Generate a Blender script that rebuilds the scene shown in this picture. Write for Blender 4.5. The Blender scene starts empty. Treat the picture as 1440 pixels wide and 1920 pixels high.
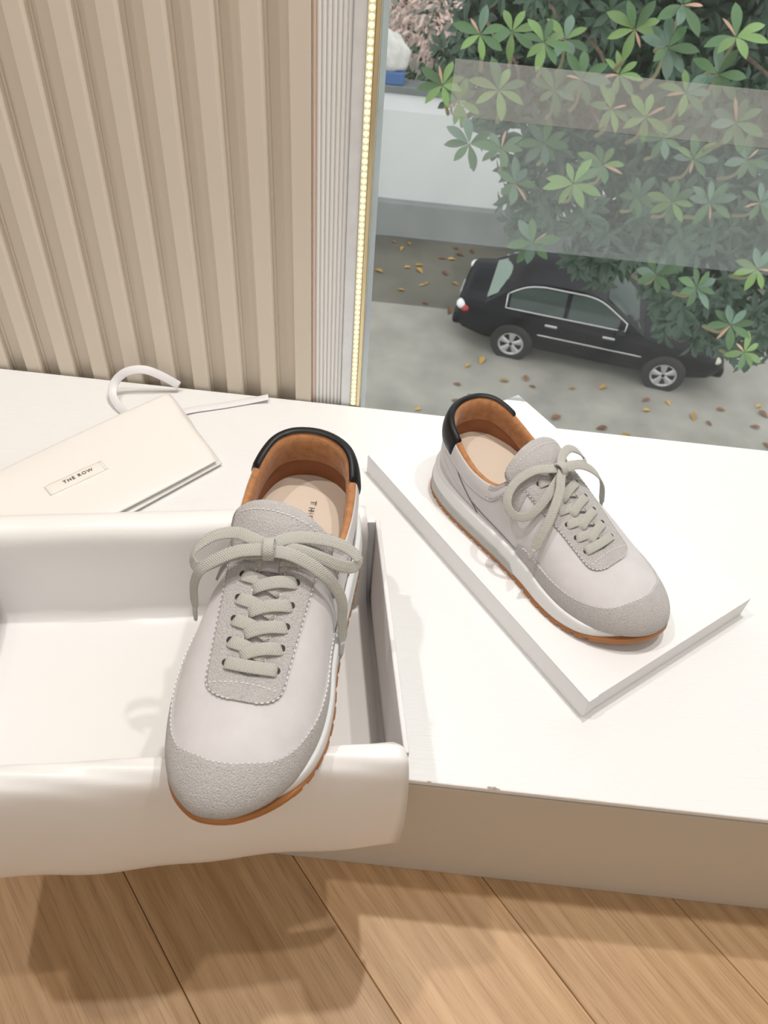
import bpy, bmesh, math, random
import numpy as np
from mathutils import Vector, Matrix
from mathutils.bvhtree import BVHTree

scene = bpy.context.scene
COL = scene.collection
ZP = 0.206                      # height of the display platform above the floor

# ------------------------------------------------------------------ camera, world, lights, exposure
cam_d = bpy.data.cameras.new('camera')
cam_d.sensor_fit = 'HORIZONTAL'; cam_d.sensor_width = 36.0; cam_d.lens = 36.0 * 1500 / 1440
cam_d.clip_start = 0.02; cam_d.clip_end = 300
cam = bpy.data.objects.new('camera', cam_d); COL.objects.link(cam)
cam.matrix_world = Matrix(((0.9941129554, -0.1078612557, 0.0102655417, 0.0),
                           (0.0859759199, 0.7276337898, -0.6805565437, 0.0),
                           (0.0659361283, 0.6774326664, 0.7326236479, 0.63 + ZP),
                           (0, 0, 0, 1)))
scene.camera = cam
cam_d.dof.use_dof = True; cam_d.dof.focus_distance = 0.74; cam_d.dof.aperture_fstop = 22

world = bpy.data.worlds.new('overcast_sky'); scene.world = world
world.use_nodes = True
wbg = world.node_tree.nodes['Background']
wbg.inputs['Color'].default_value = (0.97, 0.98, 1.0, 1); wbg.inputs['Strength'].default_value = 1.05

def spot(name, loc, target, energy, angle=70, blend=0.5, radius=0.03, color=(1, 0.955, 0.905)):
    l = bpy.data.lights.new(name, 'SPOT'); l.energy = energy; l.spot_size = math.radians(angle)
    l.spot_blend = blend; l.shadow_soft_size = radius; l.color = color
    o = bpy.data.objects.new(name, l); COL.objects.link(o); o.location = loc
    o.rotation_euler = (Vector(target) - Vector(loc)).to_track_quat('-Z', 'Y').to_euler()
    return o

def area(name, loc, target, energy, sx, sy, color=(1, 0.955, 0.91)):
    l = bpy.data.lights.new(name, 'AREA'); l.energy = energy; l.shape = 'RECTANGLE'; l.size = sx; l.size_y = sy; l.color = color
    o = bpy.data.objects.new(name, l); COL.objects.link(o); o.location = loc
    o.rotation_euler = (Vector(target) - Vector(loc)).to_track_quat('-Z', 'Y').to_euler()
    return o

CEIL = 2.65
spot('spot_light', (0.15, 0.70, 2.0), (0.0, 0.35, ZP), 33, 80, 0.6, 0.022)
spot('spot_light', (0.46, 0.44, 2.0), (0.1, 0.40, ZP), 19, 80, 0.6, 0.022)
spot('spot_light', (-0.58, 0.42, 2.0), (0.0, 0.30, ZP), 21, 80, 0.6, 0.022)
area('ceiling_fill', (0.3, -1.0, 2.60), (0.3, -1.0, 0), 5, 2.4, 1.6)  # added soft overhead fill, not a real fitting
area('front_fill', (0.0, -2.9, 1.5), (0.0, 0.5, 0.7), 14, 2.4, 1.4)  # added fill light behind the camera, no real panel stands there
spot('spot_light', (-0.62, -0.75, 2.4), (-0.34, 0.76, 0.55), 11, 36, 0.8, 0.05)  # this spot is added to brighten the slatted wall
scene.view_settings.view_transform = 'Standard'
scene.view_settings.look = 'None'
scene.view_settings.exposure = 0.49
scene.view_settings.gamma = 1.0
scene.view_settings.use_curve_mapping = False

# ------------------------------------------------------------------ helpers
def tag(o, label=None, cat=None, group=None, kind=None):
    if label: o['label'] = label
    if cat: o['category'] = cat
    if group: o['group'] = group
    if kind: o['kind'] = kind
    return o

def empty(name, loc=(0, 0, 0), parent=None):
    o = bpy.data.objects.new(name, None); COL.objects.link(o); o.location = loc
    o.empty_display_size = 0.05
    if parent: o.parent = parent
    return o

def mesh_data(name, verts, faces, mat=None, smooth=True, uv=None, recalc=True):
    me = bpy.data.meshes.new(name)
    me.from_pydata([tuple(map(float, v)) for v in verts], [], [tuple(map(int, f)) for f in faces])
    if uv is not None:
        lay = me.uv_layers.new(name='uv')
        for lp in me.loops:
            lay.data[lp.index].uv = uv[lp.vertex_index]
    if recalc:
        bm = bmesh.new(); bm.from_mesh(me); bmesh.ops.recalc_face_normals(bm, faces=bm.faces); bm.to_mesh(me); bm.free()
    if smooth:
        me.polygons.foreach_set('use_smooth', [True] * len(me.polygons))
    if mat: me.materials.append(mat)
    me.update()
    return me

def obj(name, verts, faces, mat=None, parent=None, smooth=True, uv=None, recalc=True):
    me = mesh_data(name, verts, faces, mat, smooth, uv, recalc)
    o = bpy.data.objects.new(name, me); COL.objects.link(o)
    if parent: o.parent = parent
    return o

def link(name, me, parent=None):
    o = bpy.data.objects.new(name, me); COL.objects.link(o)
    if parent: o.parent = parent
    return o

def bm_obj(name, bm, mat, parent=None, smooth=False):
    me = bpy.data.meshes.new(name); bmesh.ops.recalc_face_normals(bm, faces=bm.faces)
    bm.to_mesh(me); bm.free()
    if smooth: me.polygons.foreach_set('use_smooth', [True] * len(me.polygons))
    me.materials.append(mat)
    return link(name, me, parent)

def add_box(bm, lo, hi, M=None):
    vs = [bm.verts.new((x, y, z)) for x in (lo[0], hi[0]) for y in (lo[1], hi[1]) for z in (lo[2], hi[2])]
    if M is not None:
        for v in vs: v.co = M @ v.co
    for f in ((0, 1, 3, 2), (4, 6, 7, 5), (0, 4, 5, 1), (2, 3, 7, 6), (0, 2, 6, 4), (1, 5, 7, 3)):
        bm.faces.new([vs[i] for i in f])
    return vs

def box(name, lo, hi, mat, parent=None, bevel=0.0, seg=2, M=None):
    bm = bmesh.new(); add_box(bm, lo, hi, M)
    if bevel > 0:
        bmesh.ops.bevel(bm, geom=bm.edges[:], offset=bevel, segments=seg, affect='EDGES', profile=0.5)
    o = bm_obj(name, bm, mat, parent, smooth=False)
    return o

def grid_faces(nu, nv, close_u=False):
    f = []
    for i in range(nu if close_u else nu - 1):
        k = (i + 1) % nu
        for j in range(nv - 1):
            f.append((i * nv + j, k * nv + j, k * nv + j + 1, i * nv + j + 1))
    return f

def catmull(pts, n, closed=False):
    P = np.array(pts, float); m = len(P)
    out = []
    segs = m if closed else m - 1
    for s in range(segs):
        if closed:
            p0, p1, p2, p3 = P[(s - 1) % m], P[s], P[(s + 1) % m], P[(s + 2) % m]
        else:
            p1, p2 = P[s], P[s + 1]
            p0 = P[s - 1] if s > 0 else 2 * p1 - p2
            p3 = P[s + 2] if s + 2 < m else 2 * p2 - p1
        for k in range(n):
            t = k / n
            out.append(0.5 * ((2 * p1) + (-p0 + p2) * t + (2 * p0 - 5 * p1 + 4 * p2 - p3) * t * t + (-p0 + 3 * p1 - 3 * p2 + p3) * t ** 3))
    if not closed: out.append(P[-1])
    return np.array(out)

def norm(v):
    v = np.asarray(v, float); l = np.linalg.norm(v, axis=-1, keepdims=True)
    return v / np.maximum(l, 1e-12)

def I(x, xs, ys): return np.interp(x, xs, ys)
def sstep(a, b, x):
    t = np.clip((np.asarray(x, float) - a) / (b - a), 0, 1); return t * t * (3 - 2 * t)
def tube(name, pts, r, mat, parent=None, ns=8, flat=None, rads=None):
    """round tube along pts"""
    P = np.array(pts, float); T = norm(np.gradient(P, axis=0))
    ref = np.array([0.0, 0.0, 1.0]) if flat is None else np.array(flat, float)
    v = []
    for i, (p, t) in enumerate(zip(P, T)):
        a = np.cross(t, ref)
        if np.linalg.norm(a) < 1e-4: a = np.cross(t, [1, 0.1, 0])
        a = norm(a); b = np.cross(t, a); rr = rads[i] if rads is not None else r
        for k in range(ns):
            th = 2 * math.pi * k / ns
            v.append(p + rr * (math.cos(th) * a + math.sin(th) * b))
    n = len(P)
    f = [(i * ns + k, i * ns + (k + 1) % ns, (i + 1) * ns + (k + 1) % ns, (i + 1) * ns + k) for i in range(n - 1) for k in range(ns)]
    f.append(tuple(range(ns))); f.append(tuple(range((n - 1) * ns, n * ns)))
    if name is None: return v, f
    return obj(name, v, f, mat, parent)

def ribbon_geo(pts, hints, w, h, ns=12, taper=None):
    """flat braided band with rounded edges; hints give the direction the flat face looks at"""
    P = np.array(pts, float); T = norm(np.gradient(P, axis=0)); H = np.array(hints, float)
    if H.ndim == 1: H = np.tile(H, (len(P), 1))
    L = np.concatenate([[0], np.cumsum(np.linalg.norm(np.diff(P, axis=0), axis=1))])
    v, uv = [], []
    for i in range(len(P)):
        a = norm(np.cross(T[i], H[i])); b = norm(np.cross(a, T[i]))
        k = 1.0 if taper is None else taper[i]
        for s in range(ns):
            th = 2 * math.pi * s / ns
            c, sn = math.cos(th), math.sin(th)
            x = math.copysign(abs(c) ** 0.42, c) * w / 2 * k
            z = math.copysign(abs(sn) ** 0.75, sn) * h / 2 * (0.6 + 0.4 * k)
            v.append(P[i] + a * x + b * z); uv.append((x / (w / 2), L[i] / w))
    n = len(P)
    f = [(i * ns + k, i * ns + (k + 1) % ns, (i + 1) * ns + (k + 1) % ns, (i + 1) * ns + k) for i in range(n - 1) for k in range(ns)]
    f.append(tuple(range(ns))); f.append(tuple(range((n - 1) * ns, n * ns)))
    return v, f, uv

def merge(geos):
    V, F, U = [], [], []
    for g in geos:
        b = len(V); V += list(g[0]); F += [tuple(i + b for i in f) for f in g[1]]
        if len(g) > 2: U += list(g[2])
    return V, F, (U if U else None)

# ------------------------------------------------------------------ materials
def mat(name, color, rough=0.6, metal=0.0, spec=0.5, coat=0.0, sheen=0.0, emit=None, emit_s=0.0, trans=0.0,
        noise=None, bump=None, var=None):
    """noise=(scale, amount, detail) colour mottling; bump=(scale, strength, distance); var = per-object value variation"""
    m = bpy.data.materials.new(name); m.use_nodes = True
    nt = m.node_tree; b = nt.nodes['Principled BSDF']
    b.inputs['Base Color'].default_value = (*color, 1); b.inputs['Roughness'].default_value = rough
    b.inputs['Metallic'].default_value = metal; b.inputs['Specular IOR Level'].default_value = spec
    b.inputs['Coat Weight'].default_value = coat; b.inputs['Sheen Weight'].default_value = sheen
    b.inputs['Transmission Weight'].default_value = trans
    if emit: b.inputs['Emission Color'].default_value = (*emit, 1); b.inputs['Emission Strength'].default_value = emit_s
    tc = nt.nodes.new('ShaderNodeTexCoord')
    src = None
    if noise:
        n = nt.nodes.new('ShaderNodeTexNoise'); n.inputs['Scale'].default_value = noise[0]; n.inputs['Detail'].default_value = noise[2] if len(noise) > 2 else 4
        nt.links.new(tc.outputs['Object'], n.inputs['Vector'])
        mr = nt.nodes.new('ShaderNodeMapRange'); mr.inputs['From Min'].default_value = 0.25; mr.inputs['From Max'].default_value = 0.75
        mr.inputs['To Min'].default_value = 1 - noise[1]; mr.inputs['To Max'].default_value = 1 + noise[1]
        nt.links.new(n.outputs['Fac'], mr.inputs['Value'])
        hsv = nt.nodes.new('ShaderNodeHueSaturation'); hsv.inputs['Color'].default_value = (*color, 1)
        nt.links.new(mr.outputs['Result'], hsv.inputs['Value']); src = hsv.outputs['Color']
        nt.links.new(src, b.inputs['Base Color'])
    if var:
        oi = nt.nodes.new('ShaderNodeObjectInfo')
        mr = nt.nodes.new('ShaderNodeMapRange'); mr.inputs['To Min'].default_value = 1 - var; mr.inputs['To Max'].default_value = 1 + var
        nt.links.new(oi.outputs['Random'], mr.inputs['Value'])
        hsv = nt.nodes.new('ShaderNodeHueSaturation')
        if src: nt.links.new(src, hsv.inputs['Color'])
        else: hsv.inputs['Color'].default_value = (*color, 1)
        nt.links.new(mr.outputs['Result'], hsv.inputs['Value']); nt.links.new(hsv.outputs['Color'], b.inputs['Base Color'])
    if bump:
        n = nt.nodes.new('ShaderNodeTexNoise'); n.inputs['Scale'].default_value = bump[0]; n.inputs['Detail'].default_value = 3
        nt.links.new(tc.outputs['Object'], n.inputs['Vector'])
        bp = nt.nodes.new('ShaderNodeBump'); bp.inputs['Strength'].default_value = bump[1]; bp.inputs['Distance'].default_value = bump[2]
        nt.links.new(n.outputs['Fac'], bp.inputs['Height']); nt.links.new(bp.outputs['Normal'], b.inputs['Normal'])
    return m

M = {}
M['white_board'] = mat('white_board', (0.83, 0.825, 0.81), 0.45, spec=0.4, bump=(260, 0.06, 0.001))
M['white_card'] = mat('white_card', (0.84, 0.84, 0.845), 0.55, spec=0.3)
M['card_inside'] = mat('card_inside', (0.76, 0.75, 0.75), 0.7, spec=0.2)
M['paper'] = mat('paper', (0.83, 0.82, 0.81), 0.33, spec=0.45, bump=(14, 0.10, 0.01))
M['beige_panel'] = mat('beige_panel', (0.60, 0.55, 0.48), 0.5, spec=0.35)
M['slat'] = mat('slat', (0.72, 0.645, 0.545), 0.55, spec=0.35)
M['wall_paint'] = mat('wall_paint', (0.68, 0.605, 0.51), 0.7)
M['white_trim'] = mat('white_trim', (0.86, 0.855, 0.85), 0.35)
M['rib'] = mat('rib', (0.90, 0.895, 0.88), 0.16, spec=0.6)
M['silver'] = mat('silver', (0.80, 0.82, 0.85), 0.3, metal=0.1, noise=(60, 0.06))
M['gold'] = mat('gold', (0.80, 0.68, 0.42), 0.3, metal=0.8)
M['copper'] = mat('copper', (0.80, 0.63, 0.53), 0.4, metal=0.2)
M['led'] = mat('led', (0.9, 0.85, 0.6), 0.3, emit=(1.0, 0.84, 0.38), emit_s=0.75)
M['led_tape'] = mat('led_tape', (0.85, 0.82, 0.72), 0.35)
M['plank_gap'] = mat('plank_gap', (0.16, 0.09, 0.045), 0.8)
M['dark'] = mat('dark', (0.02, 0.02, 0.02), 0.6)
M['chip'] = mat('chip', (0.40, 0.33, 0.27), 0.9, noise=(300, 0.4))
M['bag_cloth'] = mat('bag_cloth', (0.86, 0.84, 0.81), 0.45, spec=0.35, sheen=0.3, bump=(30, 0.08, 0.004))
M['ribbon'] = mat('ribbon', (0.82, 0.81, 0.83), 0.4, sheen=0.3)
M['label_cloth'] = mat('label_cloth', (0.84, 0.81, 0.76), 0.7)
M['ink'] = mat('ink', (0.03, 0.03, 0.03), 0.6)
# shoe
M['fabric'] = mat('fabric', (0.62, 0.60, 0.61), 0.75, sheen=0.25, spec=0.25, noise=(60, 0.05, 6), bump=(900, 0.12, 0.0006))
M['suede'] = mat('suede', (0.52, 0.50, 0.495), 0.95, sheen=0.35, spec=0.1, noise=(900, 0.15, 4), bump=(1000, 0.9, 0.0016))
M['suede_edge'] = mat('suede_edge', (0.40, 0.385, 0.385), 0.95, sheen=0.2, spec=0.1)
M['black_leather'] = mat('black_leather', (0.007, 0.007, 0.008), 0.42, spec=0.3, bump=(700, 0.12, 0.0006))
M['tan_suede'] = mat('tan_suede', (0.47, 0.22, 0.095), 0.95, sheen=0.25, spec=0.1, noise=(160, 0.22, 6), bump=(900, 0.5, 0.0012))
M['tan_leather'] = mat('tan_leather', (0.30, 0.115, 0.048), 0.6, spec=0.3, noise=(50, 0.12))
M['cream'] = mat('cream', (0.66, 0.60, 0.54), 0.7)
M['insole'] = mat('insole', (0.66, 0.555, 0.455), 0.6, spec=0.3, bump=(500, 0.08, 0.0005))
M['midsole'] = mat('midsole', (0.80, 0.81, 0.82), 0.5, spec=0.35)
M['wedge'] = mat('wedge', (0.47, 0.47, 0.45), 0.6, spec=0.3)
M['gum'] = mat('gum', (0.40, 0.165, 0.055), 0.45, spec=0.4, noise=(40, 0.10))
M['thread'] = mat('thread', (0.74, 0.72, 0.72), 0.7)
M['seam'] = mat('seam', (0.22, 0.21, 0.215), 0.9)

def lace_mat():
    m = mat('lace', (0.54, 0.535, 0.49), 0.85, spec=0.15, sheen=0.15)
    nt = m.node_tree; b = nt.nodes['Principled BSDF']
    uv = nt.nodes.new('ShaderNodeUVMap'); uv.uv_map = 'uv'
    sep = nt.nodes.new('ShaderNodeSeparateXYZ'); nt.links.new(uv.outputs['UV'], sep.inputs[0])
    def mth(op, a, bb=None, v=None):
        n = nt.nodes.new('ShaderNodeMath'); n.operation = op
        nt.links.new(a, n.inputs[0])
        if bb is not None: nt.links.new(bb, n.inputs[1])
        if v is not None: n.inputs[1].default_value = v
        return n.outputs[0]
    x4 = mth('MULTIPLY', sep.outputs['X'], v=2.5)
    tri = mth('PINGPONG', x4, v=1.0)
    ph = mth('ADD', mth('MULTIPLY', sep.outputs['Y'], v=5.0), mth('MULTIPLY', tri, v=0.9))
    wv = mth('SINE', mth('MULTIPLY', ph, v=6.2832))
    col = mth('SINE', mth('MULTIPLY', x4, v=6.2832))
    h = mth('ADD', mth('MULTIPLY', wv, v=0.6), mth('MULTIPLY', mth('ABSOLUTE', col), v=0.5))
    bp = nt.nodes.new('ShaderNodeBump'); bp.inputs['Strength'].default_value = 0.55; bp.inputs['Distance'].default_value = 0.0008
    nt.links.new(h, bp.inputs['Height']); nt.links.new(bp.outputs['Normal'], b.inputs['Normal'])
    mr = nt.nodes.new('ShaderNodeMapRange'); mr.inputs['From Min'].default_value = -0.7; mr.inputs['From Max'].default_value = 1.0
    mr.inputs['To Min'].default_value = 0.84; mr.inputs['To Max'].default_value = 1.06
    nt.links.new(h, mr.inputs['Value'])
    hs = nt.nodes.new('ShaderNodeHueSaturation'); hs.inputs['Color'].default_value = (0.54, 0.535, 0.49, 1)
    nt.links.new(mr.outputs['Result'], hs.inputs['Value']); nt.links.new(hs.outputs['Color'], b.inputs['Base Color'])
    return m
M['lace'] = lace_mat()

def plank_mat():
    m = bpy.data.materials.new('oak_plank'); m.use_nodes = True
    nt = m.node_tree; b = nt.nodes['Principled BSDF']; L = nt.links.new
    tc = nt.nodes.new('ShaderNodeTexCoord'); oi = nt.nodes.new('ShaderNodeObjectInfo')
    off = nt.nodes.new('ShaderNodeVectorMath'); off.operation = 'SCALE'
    cmb = nt.nodes.new('ShaderNodeCombineXYZ')
    for k in ('X', 'Y', 'Z'): L(oi.outputs['Random'], cmb.inputs[k])
    L(cmb.outputs[0], off.inputs[0]); off.inputs['Scale'].default_value = 37.0
    add = nt.nodes.new('ShaderNodeVectorMath'); add.operation = 'ADD'
    L(tc.outputs['Object'], add.inputs[0]); L(off.outputs[0], add.inputs[1])
    mp = nt.nodes.new('ShaderNodeMapping'); mp.inputs['Scale'].default_value = (1.0, 14.0, 4.0)   # planks run along their local x
    L(add.outputs[0], mp.inputs['Vector'])
    n1 = nt.nodes.new('ShaderNodeTexNoise'); n1.inputs['Scale'].default_value = 3.2; n1.inputs['Detail'].default_value = 5; n1.inputs['Distortion'].default_value = 0.6
    L(mp.outputs[0], n1.inputs['Vector'])
    wv = nt.nodes.new('ShaderNodeTexWave'); wv.wave_type = 'BANDS'; wv.bands_direction = 'Y'
    wv.inputs['Scale'].default_value = 1.3; wv.inputs['Distortion'].default_value = 9.0; wv.inputs['Detail'].default_value = 3; wv.inputs['Detail Scale'].default_value = 0.7
    L(mp.outputs[0], wv.inputs['Vector'])
    mp2 = nt.nodes.new('ShaderNodeMapping'); mp2.inputs['Scale'].default_value = (9.0, 260.0, 20.0)
    L(add.outputs[0], mp2.inputs['Vector'])
    n2 = nt.nodes.new('ShaderNodeTexNoise'); n2.inputs['Scale'].default_value = 2.4; n2.inputs['Detail'].default_value = 4
    L(mp2.outputs[0], n2.inputs['Vector'])
    cr = nt.nodes.new('ShaderNodeValToRGB')
    cr.color_ramp.elements[0].position = 0.25; cr.color_ramp.elements[0].color = (0.47, 0.285, 0.14, 1)
    cr.color_ramp.elements[1].position = 0.75; cr.color_ramp.elements[1].color = (0.66, 0.44, 0.25, 1)
    mx = nt.nodes.new('ShaderNodeMath'); mx.operation = 'MULTIPLY_ADD'; mx.inputs[1].default_value = 0.16
    L(wv.outputs['Fac'], mx.inputs[0])
    mm = nt.nodes.new('ShaderNodeMath'); mm.operation = 'MULTIPLY'; mm.inputs[1].default_value = 0.84
    L(n1.outputs['Fac'], mm.inputs[0]); L(mm.outputs[0], mx.inputs[2])
    L(mx.outputs[0], cr.inputs['Fac'])
    # fine pores
    pr = nt.nodes.new('ShaderNodeMapRange'); pr.inputs['From Min'].default_value = 0.28; pr.inputs['From Max'].default_value = 0.50
    pr.inputs['To Min'].default_value = 0.78; pr.inputs['To Max'].default_value = 1.04
    L(n2.outputs['Fac'], pr.inputs['Value'])
    hsv = nt.nodes.new('ShaderNodeHueSaturation'); L(cr.outputs['Color'], hsv.inputs['Color'])
    pv = nt.nodes.new('ShaderNodeMapRange'); pv.inputs['To Min'].default_value = 0.90; pv.inputs['To Max'].default_value = 1.10
    L(oi.outputs['Random'], pv.inputs['Value'])
    ml = nt.nodes.new('ShaderNodeMath'); ml.operation = 'MULTIPLY'; L(pr.outputs[0], ml.inputs[0]); L(pv.outputs[0], ml.inputs[1])
    L(ml.outputs[0], hsv.inputs['Value'])
    # a few dark knots
    mpk = nt.nodes.new('ShaderNodeMapping'); mpk.inputs['Scale'].default_value = (2.0, 5.0, 1.0); L(add.outputs[0], mpk.inputs['Vector'])
    vo = nt.nodes.new('ShaderNodeTexVoronoi'); vo.inputs['Scale'].default_value = 1.1; L(mpk.outputs[0], vo.inputs['Vector'])
    kr = nt.nodes.new('ShaderNodeMapRange'); kr.inputs['From Min'].default_value = 0.02; kr.inputs['From Max'].default_value = 0.13
    kr.inputs['To Min'].default_value = 0.75; kr.inputs['To Max'].default_value = 0.0; L(vo.outputs['Distance'], kr.inputs['Value'])
    mk = nt.nodes.new('ShaderNodeMix'); mk.data_type = 'RGBA'; L(kr.outputs[0], mk.inputs['Factor'])
    L(hsv.outputs['Color'], mk.inputs['A']); mk.inputs['B'].default_value = (0.13, 0.065, 0.03, 1)
    L(mk.outputs['Result'], b.inputs['Base Color'])
    b.inputs['Roughness'].default_value = 0.42; b.inputs['Specular IOR Level'].default_value = 0.35
    bp = nt.nodes.new('ShaderNodeBump'); bp.inputs['Strength'].default_value = 0.25; bp.inputs['Distance'].default_value = 0.0008
    L(n2.outputs['Fac'], bp.inputs['Height']); L(bp.outputs['Normal'], b.inputs['Normal'])
    return m
M['plank'] = plank_mat()

def platform_mat():
    m = mat('painted_wood', (0.82, 0.825, 0.825), 0.42, spec=0.4)
    nt = m.node_tree; b = nt.nodes['Principled BSDF']; L = nt.links.new
    tc = nt.nodes.new('ShaderNodeTexCoord'); mp = nt.nodes.new('ShaderNodeMapping'); mp.inputs['Scale'].default_value = (18, 110, 10)
    L(tc.outputs['Object'], mp.inputs['Vector'])
    n = nt.nodes.new('ShaderNodeTexNoise'); n.inputs['Scale'].default_value = 2.2; n.inputs['Detail'].default_value = 4; n.inputs['Distortion'].default_value = 1.2
    L(mp.outputs[0], n.inputs['Vector'])
    bp = nt.nodes.new('ShaderNodeBump'); bp.inputs['Strength'].default_value = 0.4; bp.inputs['Distance'].default_value = 0.0012
    L(n.outputs['Fac'], bp.inputs['Height']); L(bp.outputs['Normal'], b.inputs['Normal'])
    return m
M['painted_wood'] = platform_mat()

def glass_mat():
    m = bpy.data.materials.new('window_glass'); m.use_nodes = True
    nt = m.node_tree; nt.nodes.clear(); L = nt.links.new
    out = nt.nodes.new('ShaderNodeOutputMaterial')
    tr = nt.nodes.new('ShaderNodeBsdfTransparent'); tr.inputs['Color'].default_value = (0.94, 0.955, 0.945, 1)
    gl = nt.nodes.new('ShaderNodeBsdfGlossy'); gl.inputs['Roughness'].default_value = 0.004; gl.inputs['Color'].default_value = (1, 1, 1, 1)
    df = nt.nodes.new('ShaderNodeBsdfDiffuse'); df.inputs['Color'].default_value = (0.75, 0.78, 0.78, 1)
    tl = nt.nodes.new('ShaderNodeBsdfTranslucent'); tl.inputs['Color'].default_value = (0.75, 0.78, 0.78, 1)
    fr = nt.nodes.new('ShaderNodeFresnel'); fr.inputs['IOR'].default_value = 1.22
    ad = nt.nodes.new('ShaderNodeMath'); ad.operation = 'ADD'; ad.inputs[1].default_value = 0.0; L(fr.outputs[0], ad.inputs[0])
    m1 = nt.nodes.new('ShaderNodeMixShader'); L(ad.outputs[0], m1.inputs[0]); L(tr.outputs[0], m1.inputs[1]); L(gl.outputs[0], m1.inputs[2])
    dd = nt.nodes.new('ShaderNodeMixShader'); dd.inputs[0].default_value = 0.5; L(df.outputs[0], dd.inputs[1]); L(tl.outputs[0], dd.inputs[2])
    # a thin film of dust, a little uneven
    tc = nt.nodes.new('ShaderNodeTexCoord'); n = nt.nodes.new('ShaderNodeTexNoise'); n.inputs['Scale'].default_value = 7; n.inputs['Detail'].default_value = 6
    L(tc.outputs['Object'], n.inputs['Vector'])
    mr = nt.nodes.new('ShaderNodeMapRange'); mr.inputs['To Min'].default_value = 0.004; mr.inputs['To Max'].default_value = 0.022; L(n.outputs['Fac'], mr.inputs['Value'])
    m2 = nt.nodes.new('ShaderNodeMixShader'); L(mr.outputs[0], m2.inputs[0]); L(m1.outputs[0], m2.inputs[1]); L(dd.outputs[0], m2.inputs[2])
    L(m2.outputs[0], out.inputs['Surface'])
    return m
M['glass'] = glass_mat()

# outdoors
M['street'] = mat('street', (0.15, 0.14, 0.112), 0.9, noise=(0.9, 0.28, 8), bump=(30, 0.3, 0.02))
M['pavement'] = mat('pavement', (0.34, 0.325, 0.285), 0.9, noise=(1.4, 0.22, 8), bump=(40, 0.3, 0.02))
M['plaster'] = mat('plaster', (0.82, 0.83, 0.83), 0.85, noise=(0.8, 0.06, 5))
M['plinth'] = mat('plinth', (0.20, 0.22, 0.22), 0.9, noise=(1.6, 0.25, 6))
M['blue'] = mat('blue', (0.08, 0.16, 0.36), 0.6)
M['car_paint'] = mat('car_paint', (0.005, 0.005, 0.008), 0.30, spec=0.16)
M['car_glass'] = mat('car_glass', (0.045, 0.065, 0.058), 0.10, spec=0.35)
M['rear_glass_reflect'] = mat('rear_glass_reflect', (0.22, 0.29, 0.24), 0.10, spec=0.5)  # the reflection on the rear window is put into this pale green
M['chrome'] = mat('chrome', (0.55, 0.55, 0.54), 0.25, metal=0.9)
M['tyre'] = mat('tyre', (0.02, 0.02, 0.02), 0.8)
M['alloy'] = mat('alloy', (0.55, 0.55, 0.56), 0.35, metal=0.6)
M['lamp_red'] = mat('lamp_red', (0.45, 0.03, 0.02), 0.2, coat=0.5)
M['lamp_clear'] = mat('lamp_clear', (0.85, 0.85, 0.86), 0.15, coat=0.6)
M['head_glass'] = mat('head_glass', (0.50, 0.47, 0.38), 0.2, coat=0.4)
M['bark'] = mat('bark', (0.12, 0.085, 0.06), 0.9, noise=(20, 0.3))
M['twig'] = mat('twig', (0.22, 0.20, 0.10), 0.8)
def leaf_mat(name, c, var, rough=0.35):
    m = mat(name, c, rough, spec=0.5, var=var)
    m.node_tree.nodes['Principled BSDF'].inputs['Subsurface Weight'].default_value = 0.0
    return m
M['leaf_a'] = leaf_mat('leaf_a', (0.085, 0.17, 0.065), 0.30)
M['leaf_b'] = leaf_mat('leaf_b', (0.18, 0.30, 0.09), 0.25)
M['leaf_c'] = leaf_mat('leaf_c', (0.13, 0.215, 0.15), 0.30, 0.25)
M['leaf_pink'] = leaf_mat('leaf_pink', (0.55, 0.33, 0.22), 0.25)
M['leaf_shaded'] = mat('leaf_shaded', (0.032, 0.072, 0.04), 0.35, noise=(1.5, 0.45, 3))  # shade deep between the leaves is put into this darker green
M['hedge_leaf'] = mat('hedge_leaf', (0.07, 0.12, 0.07), 0.5, noise=(1.0, 0.4, 3))
M['blossom'] = mat('blossom', (0.72, 0.56, 0.50), 0.7, noise=(2.0, 0.2, 3))
M['leaf_yellow'] = leaf_mat('leaf_yellow', (0.50, 0.30, 0.05), 0.3, 0.6)
M['leaf_brown'] = leaf_mat('leaf_brown', (0.26, 0.12, 0.055), 0.35, 0.7)
M['sack'] = mat('sack', (0.68, 0.66, 0.62), 0.7, noise=(6, 0.2, 5))
M['swirl'] = mat('swirl', (0.62, 0.64, 0.68), 0.2, spec=0.6, trans=0.4)

# ------------------------------------------------------------------ the room
YB = 0.759                      # the wall with the slats and the window
WX = -0.0535                    # where the glass begins
def structure(o): o['kind'] = 'structure'; return o

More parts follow.
